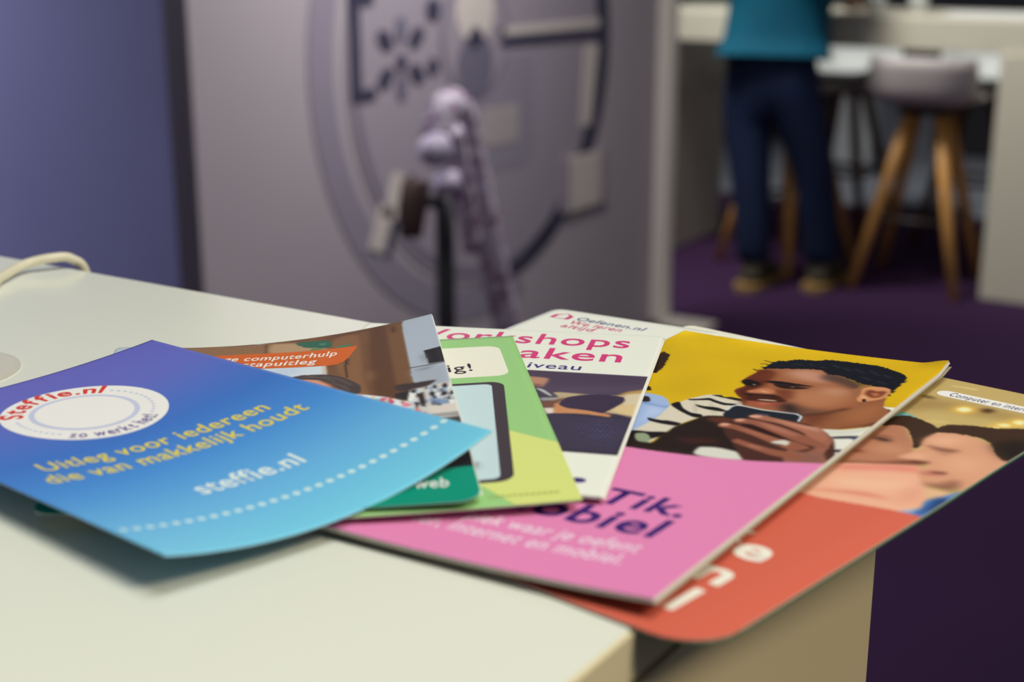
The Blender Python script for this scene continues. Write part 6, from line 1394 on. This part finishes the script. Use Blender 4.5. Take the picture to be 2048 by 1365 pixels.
cabinet('black two door cabinet far behind the grey stool, right one', -1.95, 8.1, 0.8, 0.72)
bx = empty('white_carton', (-2.72, 7.9, -0.012), 'white carton on the hall floor between the black cabinets', 'box')
from_bm('carton_body', box_bm((-0.11, -0.09, 0), (0.11, 0.09, 0.36), 0.004), mat('carton_white', (206, 208, 212), .6), bx)
from_bm('carton_flap', box_bm((-0.112, -0.092, 0.3605), (0.112, -0.01, 0.366)), mat('carton_flap', (190, 190, 194), .6), bx)

# =====================================================================================
# the person standing at the high table, seen from behind
# =====================================================================================
def skin(name, joints, bones, m, parent, levels=2, root_i=0):
    me = bpy.data.meshes.new(name)
    me.from_pydata([j[0] for j in joints], bones, [])
    o = link(name, me, m, parent)
    md = o.modifiers.new('skin', 'SKIN')
    md.use_smooth_shade = True
    if not me.skin_vertices:
        me.skin_vertices.new()
    for v, j in zip(me.skin_vertices[0].data, joints):
        v.radius = j[1] if hasattr(j[1], '__len__') else (j[1], j[1])
        v.use_root = False
    me.skin_vertices[0].data[root_i].use_root = True
    o.modifiers.new('sub', 'SUBSURF').levels = levels
    o.modifiers['sub'].render_levels = levels
    return o
person = empty('person', (-1.96, 4.76, 0), 'person in teal shirt and dark blue jeans standing with their back turned', 'person')
O = Vector((-1.96, 4.76, 0))
def J(x, y, z, r):
    return (Vector((x, y, z)) - O, r)
SKINM = mat('skin', (206, 160, 134), .5)
body = [J(-1.96, 4.77, .80, (.13, .10)), J(-1.96, 4.79, .95, (.125, .09)), J(-1.96, 4.83, 1.14, (.14, .10)), J(-1.96, 4.86, 1.30, (.09, .07)), J(-1.96, 4.88, 1.37, (.045, .045)), J(-1.96, 4.90, 1.44, (.06, .07)), J(-1.96, 4.915, 1.52, (.072, .088)), J(-1.96, 4.91, 1.60, (.055, .065)),
        J(-2.12, 4.86, 1.27, .05), J(-2.17, 4.93, 1.08, .042), J(-2.12, 5.09, 1.005, .030), J(-2.10, 5.15, .992, .026),
        J(-1.80, 4.86, 1.27, .05), J(-1.75, 4.93, 1.08, .042), J(-1.80, 5.09, 1.005, .030), J(-1.82, 5.15, .992, .026),
        J(-2.05, 4.765, .72, .085), J(-2.015, 4.735, .44, .055), J(-1.978, 4.715, .09, .035), J(-1.975, 4.78, .045, .03),
        J(-1.87, 4.775, .72, .085), J(-1.80, 4.80, .44, .055), J(-1.768, 4.835, .09, .035), J(-1.765, 4.90, .045, .03)]
bones = [(0, 1), (1, 2), (2, 3), (3, 4), (4, 5), (5, 6), (6, 7), (3, 8), (8, 9), (9, 10), (10, 11), (3, 12), (12, 13), (13, 14), (14, 15), (0, 16), (16, 17), (17, 18), (18, 19), (0, 20), (20, 21), (21, 22), (22, 23)]
for base, sx in ((11, -1), (15, 1)):     # five fingers per hand, thumb on the inner side
    b = body[base][0] + O
    for k, (dx, ln) in enumerate(((-.024, .050), (-.008, .060), (.008, .064), (.022, .055))):
        i = len(body)
        body += [J(b.x + dx, b.y + .045, .988, .0095), J(b.x + dx * 1.15, b.y + .045 + ln * .55, .984, .0085), J(b.x + dx * 1.2, b.y + .045 + ln, .974, .007)]
        bones += [(base, i), (i, i + 1), (i + 1, i + 2)]
    i = len(body)
    body += [J(b.x - sx * .032, b.y + .015, .985, .010), J(b.x - sx * .042, b.y + .045, .978, .008)]
    bones += [(base, i), (i, i + 1)]
skin('body', body, bones, SKINM, person)
jeans = [J(-1.96, 4.765, .93, (.150, .10)), J(-1.96, 4.765, .76, (.17, .125)),
         J(-2.055, 4.76, .66, (.098, .105)), J(-2.015, 4.735, .44, (.075, .08)), J(-1.985, 4.715, .24, (.066, .07)), J(-1.975, 4.71, .085, (.062, .07)),
         J(-1.865, 4.775, .66, (.098, .105)), J(-1.80, 4.80, .44, (.075, .08)), J(-1.775, 4.825, .24, (.066, .07)), J(-1.765, 4.835, .085, (.062, .07))]
jb = [(0, 1), (1, 2), (2, 3), (3, 4), (4, 5), (1, 6), (6, 7), (7, 8), (8, 9)]
skin('jeans', jeans, jb, mat('dark_denim', (24, 36, 66), .8, .2, noise=.2, scale=8), person, 2, 1)
shirt = [J(-1.955, 4.765, .825, (.150, .115)), J(-1.96, 4.785, .98, (.19, .13)), J(-1.96, 4.81, 1.08, (.19, .13)), J(-1.96, 4.835, 1.18, (.185, .125)), J(-1.96, 4.862, 1.29, (.11, .085)), J(-1.96, 4.872, 1.335, (.06, .055)),
         J(-2.125, 4.862, 1.27, .07), J(-2.165, 4.91, 1.13, .063), J(-1.795, 4.862, 1.27, .07), J(-1.755, 4.91, 1.13, .063)]
skin('shirt', shirt, [(0, 1), (1, 2), (2, 3), (3, 4), (4, 5), (4, 6), (6, 7), (4, 8), (8, 9)], mat('teal_cotton', (0, 78, 104), .8, .2, noise=.08, scale=10), person, 2, 1)
hair = [J(-1.96, 4.87, 1.50, (.062, .05)), J(-1.96, 4.875, 1.56, (.078, .075)), J(-1.96, 4.90, 1.615, (.070, .078)), J(-1.96, 4.95, 1.615, (.06, .04))]
skin('hair', hair, [(0, 1), (1, 2), (2, 3)], mat('dark_hair', (46, 36, 30), .6, noise=.2, scale=60), person, 2, 1)
for sx, (x, y) in ((-1, (-1.975, 4.70)), (1, (-1.765, 4.825))):
    j = [J(x, y - .03, .075, .042), J(x, y + .02, .055, (.044, .05)), J(x + .005, y + .12, .045, (.046, .04)), J(x + .01, y + .20, .038, (.036, .03))]
    s = skin('shoe', j, [(0, 1), (1, 2), (2, 3)], mat('shoe_olive', (58, 52, 40), .6), person, 2, 1)
    o2 = rrect(-.045, -.085, .05, .24, .04)
    from_bm('sole', plate_bm([(a + x - O.x, b + y - O.y) for a, b in o2], 0.024, (0, 0, 0.001), (1, 0, 0), (0, 1, 0)), mat('sole_tan', (150, 120, 70), .7), s)
for o in bpy.data.objects:             # faces drawn smooth where the skin modifier made them
    if o.type == 'MESH' and o.parent == person:
        for p in o.data.polygons:
            p.use_smooth = True
